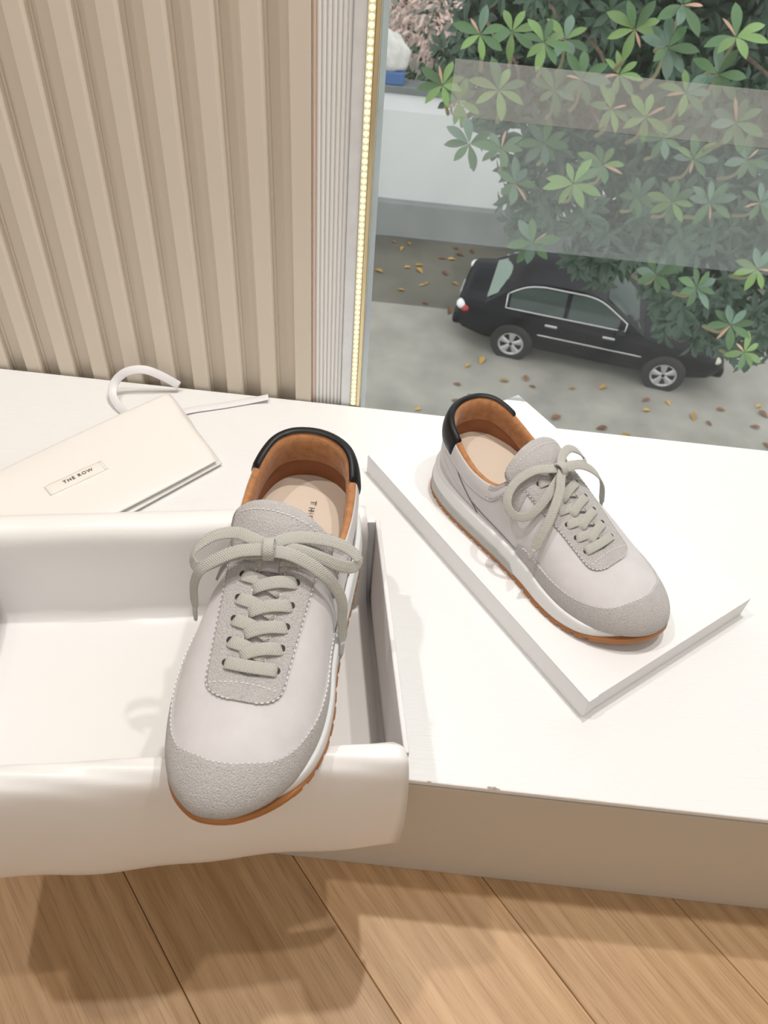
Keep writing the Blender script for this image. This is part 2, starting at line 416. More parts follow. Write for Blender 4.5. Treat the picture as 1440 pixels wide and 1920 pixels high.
floor = structure(box('floor', (-1.9, -3.0, -0.05), (2.6, 0.80, -0.012), M['plank_gap']))
pd = Vector((0.6640, -0.7477, 0)); pn = Vector((0.7477, 0.6640, 0)); PW = 0.1443; n0 = 0.1462
rotp = math.atan2(pd.y, pd.x)
bm = bmesh.new(); add_box(bm, (-0.6, -PW / 2 + 0.0003, -0.012), (0.6, PW / 2 - 0.0003, 0.0))
bmesh.ops.bevel(bm, geom=[e for e in bm.edges if e.verts[0].co.z > -0.001 and e.verts[1].co.z > -0.001], offset=0.0009, segments=1, affect='EDGES')
plank_me = bpy.data.meshes.new('plank'); bmesh.ops.recalc_face_normals(bm, faces=bm.faces); bm.to_mesh(plank_me); bm.free(); plank_me.materials.append(M['plank'])
rng = random.Random(5)
for k in range(-22, 15):
    s0 = 0.6 + (pn.y * (n0 + (k + 0.5) * PW) - rng.uniform(0.40, 0.62)) / 0.7477      # board ends lie under the platform
    for j in range(0, 4):
        c = pn * (n0 + (k + 0.5) * PW) + pd * (s0 + j * 1.2012)
        if not (-1.3 < c.x < 2.0 and -2.4 < c.y < 0.15 or (-0.75 < c.x < 1.1 and -0.8 < c.y < 0.7)): continue
        o = link('plank', plank_me, floor); o.location = (c.x, c.y, 0); o.rotation_euler = (0, 0, rotp)

structure(box('ceiling', (-1.9, -3.0, CEIL), (2.6, 0.9, CEIL + 0.1), M['white_trim']))
structure(box('wall_left', (-2.0, -3.0, 0), (-1.9, 0.9, CEIL), M['wall_paint']))
structure(box('wall_right', (2.6, -3.0, 0), (2.7, 0.9, CEIL), M['wall_paint']))
structure(box('wall_front', (-1.9, -3.1, 0), (2.6, -3.0, CEIL), M['wall_paint']))
wall = structure(box('wall_back', (-1.9, YB + 0.012, 0), (-0.114, YB + 0.11, CEIL), M['wall_paint']))
def slat_geo(x0, x1):
    """moulded batten: flat face, rounded shoulders, a small step at its foot"""
    prof = [(x0 - 0.0028, 0.012), (x0 - 0.0024, 0.0102), (x0, 0.0098), (x0 + 0.0002, 0.0016), (x0 + 0.0016, 0.0), (x1 - 0.0034, 0.0), (x1 - 0.0012, 0.0009), (x1, 0.0032), (x1, 0.0098), (x1 + 0.0024, 0.0102), (x1 + 0.0028, 0.012)]
    v = [(x, YB + d, z) for z in (0.02, CEIL) for x, d in prof]
    n = len(prof)
    f = [(i, i + 1, n + i + 1, n + i) for i in range(n - 1)] + [tuple(range(n)), tuple(range(n, 2 * n))]
    return v, f
for k in range(26):
    x1 = -0.1555 - 0.0415 * k
    v, f = slat_geo(x1 - 0.0205, x1)
    obj('slat', v, f, M['slat'], wall, smooth=False)
structure(box('trim_1', (-0.1325, YB - 0.002, 0.0), (-0.1135, YB + 0.1, CEIL), M['slat'], bevel=0.0008))
trim = structure(box('trim_2', (-0.1135, YB + 0.004, 0.0), (-0.0770, YB + 0.1, CEIL), M['white_trim']))
for k in range(8):
    cx = -0.1108 + 0.00445 * k; w = 0.0019
    prof = [(cx - w * math.cos(a), YB + 0.0045 - 0.0032 * math.sin(a)) for a in [math.pi * i / 8 for i in range(9)]]
    v = [(x, y, z) for z in (0.0, CEIL) for x, y in prof]
    f = [(i, i + 1, 9 + i + 1, 9 + i) for i in range(8)]
    obj('rib', v, f, M['copper'] if k == 0 else M['rib'], trim, smooth=True)
structure(box('trim_3', (-0.0770, YB - 0.001, 0.0), (-0.0655, YB + 0.1, CEIL), M['silver'], bevel=0.0012))
def haze_mat(name, c, lo, hi):  # haze across the glass, put in as thin translucent strips
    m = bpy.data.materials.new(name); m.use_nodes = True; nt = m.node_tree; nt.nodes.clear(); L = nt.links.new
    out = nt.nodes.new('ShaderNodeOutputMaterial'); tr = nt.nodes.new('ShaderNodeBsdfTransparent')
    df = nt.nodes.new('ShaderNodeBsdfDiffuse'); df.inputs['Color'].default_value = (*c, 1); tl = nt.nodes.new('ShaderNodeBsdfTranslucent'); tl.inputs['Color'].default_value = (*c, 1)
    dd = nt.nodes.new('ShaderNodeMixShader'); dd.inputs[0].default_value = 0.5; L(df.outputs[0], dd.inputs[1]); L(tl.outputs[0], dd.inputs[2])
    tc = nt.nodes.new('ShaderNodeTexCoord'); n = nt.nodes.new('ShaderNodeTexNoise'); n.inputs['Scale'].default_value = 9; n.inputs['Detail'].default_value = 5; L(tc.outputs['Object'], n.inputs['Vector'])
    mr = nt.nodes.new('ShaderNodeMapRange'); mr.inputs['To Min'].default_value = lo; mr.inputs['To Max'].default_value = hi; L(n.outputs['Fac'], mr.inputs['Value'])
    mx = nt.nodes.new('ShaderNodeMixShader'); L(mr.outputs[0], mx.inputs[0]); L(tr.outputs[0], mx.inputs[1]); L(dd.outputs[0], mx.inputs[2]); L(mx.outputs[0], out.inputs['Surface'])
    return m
M['haze_cool'] = haze_mat('haze_cool', (0.66, 0.72, 0.73), 0.10, 0.22)
M['haze_warm'] = haze_mat('haze_warm', (0.72, 0.71, 0.69), 0.17, 0.32)
win = empty('window_1', (0.5, YB, ZP)); win['kind'] = 'structure'
def part_of(o, p):
    o.parent = p; o.matrix_parent_inverse = Matrix.Translation(p.location).inverted(); return o
part_of(box('pane', (WX, YB + 0.006, 0.05), (2.6, YB + 0.012, CEIL), M['glass']), win)
fl1 = part_of(box('haze_band', (WX, YB + 0.0052, ZP + 0.222), (2.6, YB + 0.0056, ZP + 0.344), M['haze_cool']), win); fl1['label'] = 'cool grey haze band put over the glass as a translucent strip'
fl2 = part_of(box('haze_band', (0.012, YB + 0.0052, ZP + 0.3445), (2.6, YB + 0.0056, ZP + 0.392), M['haze_warm']), win); fl2['label'] = 'warm grey haze band put over the glass as a translucent strip'
part_of(box('frame', (WX - 0.0125, YB + 0.004, 0.0), (WX, YB + 0.1, CEIL), M['silver']), win)
structure(box('wall_sill', (-0.114, YB + 0.0125, 0.0), (2.6, YB + 0.030, ZP - 0.04), M['wall_paint']))

led = box('led_strip', (-0.0652, YB - 0.0025, ZP), (-0.0585, YB + 0.004, ZP + 0.60), M['led_tape'])
tag(led, 'vertical strip of small glowing yellow lights along the window edge', 'light strip')
edge = part_of(box('edge_strip', (-0.0580, YB - 0.0035, ZP), (-0.0540, YB + 0.004, ZP + 0.60), M['gold'], bevel=0.0006), led); edge.matrix_parent_inverse = Matrix()
edge['label'] = 'gold coloured edging strip'
bm = bmesh.new(); bmesh.ops.create_icosphere(bm, subdivisions=2, radius=0.0026)
for v in bm.verts: v.co.y *= 0.6
bead_me = bpy.data.meshes.new('bead'); bm.to_mesh(bead_me); bm.free(); bead_me.materials.append(M['led'])
bead_me.polygons.foreach_set('use_smooth', [True] * len(bead_me.polygons))
for k in range(92):
    o = link('led_bead', bead_me, led); o.location = (-0.0617, YB - 0.0032, ZP + 0.004 + 0.0064 * k)

# ------------------------------------------------------------------ display platform
YF = 0.289
plat = empty('display_platform', (0.3, 0.52, 0)); tag(plat, 'low white painted wooden display platform below the window', 'platform')
def pbox(name, lo, hi, m, bevel=0.0):
    return part_of(box(name, lo, hi, m, None, bevel), plat)
pbox('top_board', (-1.5, YF, ZP - 0.0065), (2.3, YB - 0.004, ZP), M['painted_wood'], 0.0012)
pbox('lower_board', (-1.5, YF - 0.0005, ZP - 0.016), (2.3, YB - 0.004, ZP - 0.0082), M['beige_panel'], 0.0010)
pbox('front_panel', (-1.5, YF + 0.0015, 0.0005), (2.3, YF + 0.02, ZP - 0.016), M['beige_panel'])
pbox('back_panel', (-1.5, YB - 0.03, 0.0005), (2.3, YB - 0.012, ZP - 0.016), M['beige_panel'])
pbox('inner_board', (-1.5, YF + 0.004, ZP - 0.009), (2.3, YB - 0.012, ZP - 0.006), M['beige_panel'])
# knocked corner of the board edge
rr = random.Random(2)
for (cx, cy, sx, sy) in ((0.1065, YF + 0.0012, 0.0052, 0.0013), (0.1106, YF + 0.0003, 0.0026, 0.0010), (0.054, YF + 0.0003, 0.0018, 0.0006)):
    ring = [(cx + sx * math.cos(a) * rr.uniform(.6, 1.2), cy + sy * math.sin(a) * rr.uniform(.6, 1.2)) for a in [i * 2 * math.pi / 11 for i in range(11)]]
    v = [(x, y, ZP + 0.00025) for x, y in ring] + [(cx, cy, ZP + 0.0005)]
    chip = part_of(obj('chipped_edge', v, [(i, (i + 1) % 11, 11) for i in range(11)], M['chip'], None, smooth=False), plat); chip['label'] = 'chipped paint showing brown board'

# a low white plinth added out of view to mirror as a pale band
pl = box('reflection_plinth', (-0.6, -1.75, 0.0), (2.4, -1.05, 0.30), M['white_board'], bevel=0.004)
tag(pl, 'long low white plinth added out of view to mirror faintly in the window', 'plinth')

# ------------------------------------------------------------------ box lid the right shoe stands on
def lid():
    C = np.array([[0.130, 0.779], [0.3555, 0.506], [0.1890, 0.3605], [-0.030, 0.6385]])
    c = C.mean(0); ang = math.atan2(-0.278, 0.219)
    Lx, Ly, H, T = 0.3545, 0.2165, 0.0270, 0.0016
    e = empty('box_lid', (c[0], c[1], ZP)); e.rotation_euler = (0, 0, ang)
    tag(e, 'white shoebox lid lying flat under the sneaker beside the window', 'box lid')
    box('top_panel', (-Lx / 2, -Ly / 2, H - T), (Lx / 2, Ly / 2, H), M['white_card'], e, 0.0005)
    for lo, hi in (((-Lx / 2, -Ly / 2, 0.0003), (Lx / 2, -Ly / 2 + T, H - T)), ((-Lx / 2, Ly / 2 - T, 0.0003), (Lx / 2, Ly / 2, H - T)),
                   ((-Lx / 2, -Ly / 2 + T, 0.0003), (-Lx / 2 + T, Ly / 2 - T, H - T)), ((Lx / 2 - T, -Ly / 2 + T, 0.0003), (Lx / 2, Ly / 2 - T, H - T))):
        box('side_panel', lo, hi, M['white_card'], e, 0.0004)
    # the wrapped paper lip along the corner nearest the camera
    box('corner_wrap', (Lx / 2 - 0.0002, -Ly / 2 - 0.0003, 0.0003), (Lx / 2 + 0.0006, -Ly / 2 + 0.011, H + 0.0004), M['white_card'], e, 0.0002)
    return e
lid()

# ------------------------------------------------------------------ open shoebox and its wrapping paper
BO = Vector((-0.0135, 0.4700, ZP)); BE1 = Vector((-0.9830, -0.1836, 0)); BE2 = Vector((0.1836, -0.9830, 0))
BLEN, BDEP, BH = 0.345, 0.2120, 0.110
MB = Matrix(((BE1.x, BE2.x, 0, BO.x), (BE1.y, BE2.y, 0, BO.y), (0, 0, 1, BO.z), (0, 0, 0, 1)))
bx = empty('shoe_box'); bx.matrix_world = MB
tag(bx, 'open white shoebox overhanging the front edge of the platform', 'box')
T = 0.0040
box('base', (0, 0, 0.0003), (BLEN, BDEP, 0.0023), M['white_card'], bx)
box('side_panel', (-T, -T, 0.0003), (0, BDEP + T, BH), M['card_inside'], bx, 0.0012)
box('side_panel', (BLEN, -T, 0.0003), (BLEN + T, BDEP + T, BH), M['card_inside'], bx, 0.0006)
box('side_panel', (0, -T, 0.0003), (BLEN, 0, BH), M['white_card'], bx, 0.0006)
box('side_panel', (0, BDEP, 0.0003), (BLEN, BDEP + T, BH), M['white_card'], bx, 0.0006)

prof = [(-0.014, 0.060), (-0.016, 0.085), (-0.014, 0.103), (-0.007, 0.1135), (0.0035, 0.1155), (0.0085, 0.110), (0.0095, 0.095), (0.0085, 0.060), (0.0085, 0.030), (0.012, 0.013),
        (0.024, 0.0065), (0.060, 0.0045), (0.110, 0.0045), (0.170, 0.0045), (0.196, 0.0055), (0.2045, 0.014), (0.2065, 0.050), (0.2065, 0.095), (0.2075, 0.110), (0.2130, 0.1155),
        (0.2210, 0.1120), (0.2270, 0.100), (0.2310, 0.075), (0.2330, 0.045), (0.2330, 0.010), (0.2300, -0.025), (0.2250, -0.045)]
pp = catmull(prof, 5)
NU = 44
verts = []
rr = random.Random(8)
ph = [rr.uniform(0, 6.28) for _ in range(6)]
for i in range(NU):
    u = i / (NU - 1)
    for j, (d, z) in enumerate(pp):
        wob = 0.0010 * math.sin(9 * u + ph[0] + j * 0.05) + 0.0006 * math.sin(23 * u + ph[1] - j * 0.11)
        x = 0.0060 - 0.0085 * float(sstep(88, 100, j)) + u * (BLEN - 0.0115)
        back = max(0.0, 1 - j / 35.0); front = max(0.0, (j - 95) / 35.0)
        dd = d - back * 0.015 * (1 if j < 22 else max(0, 1 - (j - 22) / 12)) + wob * (0.3 + 1.5 * front + back)
        dd += front * (0.0025 * math.sin(3.0 * u + 0.4) + 0.004 * u)
        zz = z + (0.6 * wob if (0.02 < d < 0.19) else wob * 0.8) * (0 if 0.02 < d < 0.19 else 1) + front * (0.016 - 0.006 * u)
        if j >= 90 and d > 0.2065 and z > 0.06: zz += 0.0006 * math.sin(31 * u + j)
        xx = x + (0.002 * math.sin(j * 0.09) if i == 0 else 0)
        verts.append((xx, dd, zz))
paper = obj('wrapping_paper', verts, grid_faces(NU, len(pp)), M['paper'])
paper.matrix_world = MB
md = paper.modifiers.new('thickness', 'SOLIDIFY'); md.thickness = 0.0004; md.offset = 0
tag(paper, 'glossy white wrapping paper lining the open shoebox and folded over its rims', 'paper')

# ------------------------------------------------------------------ text
def text_mesh(name, s, size, mat_, parent, M4, spacing=1.0, depth=0.0):
    c = bpy.data.curves.new(name, 'FONT'); c.body = s; c.size = size; c.align_x = 'CENTER'; c.align_y = 'CENTER'; c.space_character = spacing; c.extrude = depth; c.resolution_u = 3
    t = bpy.data.objects.new(name, c); COL.objects.link(t)
    dg = bpy.context.evaluated_depsgraph_get()
    me = bpy.data.meshes.new_from_object(t.evaluated_get(dg)); me.name = name
    bpy.data.objects.remove(t); bpy.data.curves.remove(c)
    me.materials.clear(); me.materials.append(mat_)
    o = link(name, me, parent); o.matrix_local = M4
    return o

# ------------------------------------------------------------------ dust bag
def dust_bag():
    A, B, C_ = np.array([-0.2786, 0.7335]), np.array([-0.1933, 0.6258]), np.array([-0.4192, 0.5771])
    ex = norm(A - C_)          # long direction (towards the window wall)
    wv = B - A; W = np.linalg.norm(wv); ey = wv / W
    L = 0.30
    bag = empty('dust_bag', (A[0], A[1], ZP)); tag(bag, 'folded cream cloth dust bag with sewn label lying behind the shoebox', 'bag')
    nu, nv = 46, 30
    ncs = np.array([math.sin(1.7 * 3), 1])
    def layer(sh, base, t, wid, inset):
        V = []
        for i in range(nu):
            s = i / (nu - 1) * L
            for j in range(nv):
                th = 2 * math.pi * j / nv
                c, sn = math.cos(th), math.sin(th)
                x = math.copysign(abs(c) ** 0.55, c) * (wid / 2)
                endr = min(1.0, (s + 0.0005) / 0.010) ** 0.5
                z = math.copysign(abs(sn) ** 0.8, sn) * t / 2 * endr
                w = x / (wid / 2)
                puff = 1 + 0.22 * math.sin(14 * s + 2.2 * w) * math.sin(3.1 * w + 9 * s + sh)
                if z > 0: z *= puff
                p = A + ey * (W / 2 + x * (1 - 0.02 * math.cos(16 * s + sh))) - ex * (s + inset + 0.0012 * math.sin(5 * w + sh))
                V.append((p[0] - A[0], p[1] - A[1], base + t / 2 + z))
        F = [(i * nv + j, i * nv + (j + 1) % nv, (i + 1) * nv + (j + 1) % nv, (i + 1) * nv + j) for i in range(nu - 1) for j in range(nv)]
        F.append(tuple(range(nv))); F.append(tuple(range((nu - 1) * nv, nu * nv)))
        return V, F
    V, F = layer(0.3, 0.0006, 0.0075, W, 0.0)
    obj('lower_fold', V, F, M['bag_cloth'], bag)
    V, F = layer(1.9, 0.0078, 0.0080, W * 0.965, 0.0035)
    obj('upper_fold', V, F, M['bag_cloth'], bag)
    # stitched label
    lp = [np.array(p) for p in ((-0.3622, 0.5545), (-0.3506, 0.5415), (-0.3062, 0.5888), (-0.3164, 0.6005))]
    c = sum(lp) / 4; lx = norm(lp[2] - lp[1]); ly = np.array([-lx[1], lx[0]]); ll = np.linalg.norm(lp[2] - lp[1])
    ME = Matrix(((lx[0], ly[0], 0, c[0] - A[0]), (lx[1], ly[1], 0, c[1] - A[1]), (0, 0, 1, 0.0166), (0, 0, 0, 1)))
    V, F = [], []
    n = 14
    for i in range(n + 1):
        x = (i / n - 0.5) * ll
        for (y, z) in ((-0.0078, -0.0012), (-0.0080, 0.0002), (-0.0060, 0.0007), (0.0, 0.0009), (0.0060, 0.0007), (0.0080, 0.0002), (0.0078, -0.0012)):
            V.append((x, y, z + 0.0004 * math.sin(i * 0.9)))
    lab = obj('sewn_label', V, grid_faces(n + 1, 7), M['label_cloth'], bag); lab.matrix_local = ME
    g = []
    for sx in (-1, 1):
        for o_ in (0.0012, 0.0034):
            x = sx * (ll / 2 - o_)
            for k in range(7):
                y = -0.0066 + 0.0022 * k
                b = [(x - .00028, y - .0008, .0006), (x + .00028, y - .0008, .0006), (x + .00028, y + .0008, .0006), (x - .00028, y + .0008, .0006)]
                g.append((b + [(p[0], p[1], .0014) for p in b], [(0, 1, 5, 4), (1, 2, 6, 5), (2, 3, 7, 6), (3, 0, 4, 7), (4, 5, 6, 7)]))
    V, F, _ = merge(g)
    st = obj('stitching', V, F, M['bag_cloth'], lab, smooth=False); st['kind'] = 'stuff'
    text_mesh('lettering', 'THE ROW', 0.0062, M['ink'], lab, Matrix.Translation((0.002, 0.0002, 0.0017)), 1.25, 0.0001)
    # ribbon ties
    def rib(pts, hint, w, name):
        p = catmull(pts, 10); p = p - np.array([A[0], A[1], 0])
        v, f, uv = ribbon_geo(p, hint, w, 0.0010, 8)
        return obj(name, v, f, M['ribbon'], bag, uv=uv)
    r1 = [(-0.318, 0.690, .005), (-0.333, 0.702, .007), (-0.343, 0.716, .012), (-0.342, 0.728, .021), (-0.3280, 0.7335, .033), (-0.3080, 0.7370, .036), (-0.290, 0.7415, .026), (-0.272, 0.7465, .010)]
    pc = catmull(r1, 10)
    hint = np.array([(0.25 * math.sin(i * .02), -0.75, 0.55) for i in range(len(pc))])
    rib(r1, hint, 0.0100, 'ribbon_tie')
    r2 = [(-0.268, 0.700, .0035), (-0.250, 0.7135, .0022), (-0.214, 0.7290, .0018), (-0.185, 0.7420, .0022), (-0.164, 0.7480, .0060)]
    rib(r2, np.array([0.0, 0.0, 1.0]), 0.0110, 'ribbon_tie')
    return bag
dust_bag()

# ------------------------------------------------------------------ sneakers (local mm: y heel->toe, x lateral, z up)
SC = 0.00097
OUT = [(0, 0), (16.5, 2), (31, 9.5), (42, 22), (48, 41), (50.5, 65), (50.5, 100), (50, 140), (51, 170), (54.5, 200), (53, 228), (44.5, 254), (29.5, 274), (11, 287.5), (-5, 291.5),
       (-19, 289), (-34, 276), (-45, 255), (-51, 228), (-52, 200), (-49, 170), (-45, 140), (-43, 105), (-42.5, 70), (-39.5, 40), (-32, 18), (-18, 4.5)]
def resample_closed(P, n):
    Q = np.vstack([P, P[:1]]); L = np.concatenate([[0], np.cumsum(np.linalg.norm(np.diff(Q, axis=0), axis=1))])
    t = np.linspace(0, L[-1], n, endpoint=False)
    return np.stack([np.interp(t, L, Q[:, k]) for k in range(2)], 1)
NA = 360
OL = resample_closed(catmull(OUT, 24, True), NA)                 # sole outline
tg = norm(np.roll(OL, -1, 0) - np.roll(OL, 1, 0)); ON = np.stack([tg[:, 1], -tg[:, 0]], 1)
if np.mean(np.sum(ON * (OL - OL.mean(0)), 1)) < 0: ON = -ON
AG = np.arange(NA + 1) / NA
def per(arr):
    ext = np.vstack([arr, arr[:1]]) if arr.ndim == 2 else np.append(arr, arr[0])
    def fn(a):
        a = np.mod(a, 1.0)
        if ext.ndim == 1: return np.interp(a, AG, ext)
        return np.stack([np.interp(a, AG, ext[:, k]) for k in range(ext.shape[1])], -1)
    return fn
_y = OL[:, 1]; _lat = np.where(np.arange(NA) <= int(np.argmax(OL[:, 1])), 1.0, 0.0)
_toe = sstep(240, 283, _y); _mid = sstep(20, 60, _y) * (1 - _lat) * (1 - _toe)
M_OFF = 2.4 - 2.9 * _mid - 4.4 * _toe          # how far the midsole stands out
G_OFF = 2.9 - 1.6 * _mid - 0.6 * _toe          # and the gum sole
FEI = 2.6 - 2.3 * _mid - 2.8 * _toe
FE = OL - ON * FEI[:, None]                                               # feather line where upper meets midsole
fO, fN, fF, fM, fG = per(OL), per(ON), per(FE), per(M_OFF), per(G_OFF)
A_TOE = int(np.argmax(OL[:, 1])) / NA
ia = int(np.argmax(OL[:, 1]))
def a_lat(y):
    ys = OL[:ia + 1, 1]; return np.interp(y, np.maximum.accumulate(ys), np.arange(ia + 1) / NA)
def a_med(y):
    ys = np.append(OL[ia:, 1], OL[0, 1])[::-1]; aa = (np.arange(ia, NA + 1) / NA)[::-1]
    return np.interp(y, np.maximum.accumulate(ys), aa)
def smoothI(xs, ys):
    d = np.linspace(xs[0], xs[-1], 200); v = np.interp(d, xs, ys)
    k = np.ones(21) / 21; vp = np.pad(v, 10, mode='edge'); s = np.convolve(vp, k, 'valid')
    return lambda x: np.interp(x, d, s)
zb = lambda y: 4 * (np.clip((24 - y) / 24, 0, 1)) ** 2 + 16 * (np.clip((y - 212) / 80, 0, 1)) ** 2
zg = lambda y: zb(y) + 5.5 + 4.0 * np.clip((16 - y) / 16, 0, 1) ** 2 + 2.5 * np.clip((y - 262) / 30, 0, 1)
zf = smoothI([-5, 0, 60, 120, 150, 190, 220, 250, 275, 295], [37, 37, 34, 31, 29.5, 25.5, 22, 20.5, 22, 25])
ZT = smoothI([-5, 30, 45, 80, 110, 130, 160, 190, 210, 225, 250, 270, 292], [152, 150, 143, 125, 109, 101, 87, 73, 64.5, 60, 56, 54, 52])
EXN = smoothI([-5, 30, 70, 130, 180, 300], [3.5, 3.2, 2.5, 2.5, 2.5, 2.45])
CXS = smoothI([40, 100, 150, 200, 230], [1.5, 2.5, 2.0, 1.5, 0])
ZC = smoothI([-5, 0, 16, 34, 52, 72, 92, 110, 130], [98, 98, 97, 92, 83, 76, 75, 80, 90])
def spine(a):
    y = fO(a)[..., 1]; sy = 45 + 172 * np.clip(y / 291, 0, 1)
    return np.stack([CXS(sy), sy], -1)
def QM(a):
    y = fO(a)[..., 1]; n = EXN(y); sp = spine(a)
    H = ZT(y) - (zf(y) - 2); fr = np.clip((ZC(y) - (zf(y) - 2)) / H, 0.01, 1)
    qc = np.arcsin(np.clip(fr ** (n / 2), 0, 1))
    t = sstep(104, 142, y)
    return qc * (1 - t) + (math.pi / 2) * t
def S(a, q):
    a = np.asarray(a, float); q = np.asarray(q, float); a, q = np.broadcast_arrays(a, q)
    y = fO(a)[..., 1]; n = EXN(y); sp = spine(a); F = fF(a); z0 = zf(y) - 2
    r = np.clip(np.cos(q), 0, 1) ** (2 / n); h = np.clip(np.sin(q), 0, 1) ** (2 / n)
    xy = sp + (F - sp) * r[..., None]
    zt = ZT(xy[..., 1])                      # height of the ridge at this distance from the heel
    return np.concatenate([xy, (z0 + (zt - z0) * h)[..., None]], -1)
def QZ(a, z):
    y = fO(a)[..., 1]; return np.arcsin(np.clip((z - zf(y) + 2) / (ZT(y) - zf(y) + 2), 0.001, 1) ** (EXN(y) / 2))
def SN(a, q):
    e = 0.004
    q1 = np.clip(q - e, 0.0, math.pi / 2); q2 = np.clip(q + e, 0.0, math.pi / 2)
    dq = S(a, q2) - S(a, q1); da = S(a + 0.003, np.minimum(q, 1.5)) - S(a - 0.003, np.minimum(q, 1.5))
    nn = norm(np.cross(da, dq)); 
    out = np.concatenate([S(a, q)[..., :2] - spine(a), np.full(np.shape(a) + (1,), 0.0)], -1) if np.ndim(a) else None
    s = np.sign(nn[..., 2:3] * 1.0 + 0.15 * np.sum(nn * norm(out), -1, keepdims=True) + 1e-6)
    return nn * s

# the closed upper, for laying the lace panel and laces on
_aa = np.linspace(0, 1, 241)[:-1]; _qq = np.linspace(0, math.pi / 2, 40)
_A, _Q = np.meshgrid(_aa, _qq, indexing='ij'); _P = S(_A, _Q).reshape(-1, 3)
BVH = BVHTree.FromPolygons([Vector(p) for p in _P], grid_faces(240, 40, True))
def top(x, y):
    # two rays either side of the point: the ridge line of the surface is a crack
    zs = [h[0].z for h in (BVH.ray_cast(Vector((x + d, y + 0.013, 400)), Vector((0, 0, -1))) for d in (-0.45, 0.45)) if h[0] is not None]
    return sum(zs) / len(zs) if zs else 20.0
def topP(x, y, off=0.0):
    z = top(x, y); e = 2.0
    nx = (top(x - e, y) - top(x + e, y)) / (2 * e); ny = (top(x, y - e) - top(x, y + e)) / (2 * e)
    n = np.array([nx, ny, 1.0]); n /= np.linalg.norm(n)
    return np.array([x, y, z]) + n * off, n

def patch_geo(P, N, off, skirt=1.0, closed_u=False):
    """raised overlay: offset grid plus turned-down edges"""
    nu, nv = P.shape[:2]
    Q = P + N * off
    pad = np.concatenate([P[:, :1] - N[:, :1] * skirt, Q[:, :1] - N[:, :1] * off * 0.35, Q, Q[:, -1:] - N[:, -1:] * off * 0.35, P[:, -1:] - N[:, -1:] * skirt], 1)
    # pull the shoulder rows slightly outward is unnecessary at this size
    pad[:, 1] = Q[:, 0] - N[:, 0] * off * 0.3; pad[:, -2] = Q[:, -1] - N[:, -1] * off * 0.3
    V = pad.reshape(-1, 3); m = nv + 4
    F = grid_faces(nu, m, closed_u)
    V = list(V)
    if not closed_u:
        for row in (0, nu - 1):
            b = len(V)
            for j in range(m):
                V.append(V[row * m + j] - np.append(N, np.zeros((nu, 0, 3)), 1)[row, min(max(j - 2, 0), nv - 1)] * (off + skirt))
            F += [(row * m + j, row * m + j + 1, b + j + 1, b + j) for j in range(m - 1)]
    return V, F

def dashes(path, normals, ln=2.5, gap=1.2, w=0.75, h=0.5):
    P = np.array(path, float); Nn = np.array(normals, float)
    L = np.concatenate([[0], np.cumsum(np.linalg.norm(np.diff(P, axis=0), axis=1))])
    at = lambda s: np.array([np.interp(s, L, P[:, k]) for k in range(3)])
    an = lambda s: norm(np.array([np.interp(s, L, Nn[:, k]) for k in range(3)]))
    g = []; s = 0.5
    while s + ln < L[-1]:
        p0, p1 = at(s), at(s + ln); n = an(s + ln / 2); t = norm(p1 - p0); b = np.cross(n, t) * w / 2
        m_ = (p0 + p1) / 2
        V = [p0 - b * .6 - n * .3, p0 + b * .6 - n * .3, p1 + b * .6 - n * .3, p1 - b * .6 - n * .3, m_ - t * ln * .3 - b + n * h, m_ - t * ln * .3 + b + n * h, m_ + t * ln * .3 + b + n * h, m_ + t * ln * .3 - b + n * h]
        g.append((V, [(4, 5, 6, 7), (0, 1, 5, 4), (1, 2, 6, 5), (2, 3, 7, 6), (3, 0, 4, 7)])); s += ln + gap
    return g

SLOT_F, PAN_F, PAN_R = 213.5, 229.0, 116.0
EY = [206, 192, 178.5, 165, 150, 136]
def w_in(y):
    base = I(y, [120, 205], [10.0, 8.0])
    t = np.clip((SLOT_F - y) / 7.0, 0, 1)
    return base * np.sqrt(1 - (1 - t) ** 2)
def w_out(y, lateral):
    base = I(y, [100, 116, 124, 134, 160, 200, 215], [33, 34, 33, 30.0, 28, 25.0, 24.0] if lateral else [34, 35, 34, 32, 30, 28.5, 28.0])
    t = np.clip((PAN_F - y) / 17.0, 0, 1)
    return base * (1 - (1 - t) ** 2.6) ** (1 / 2.6)

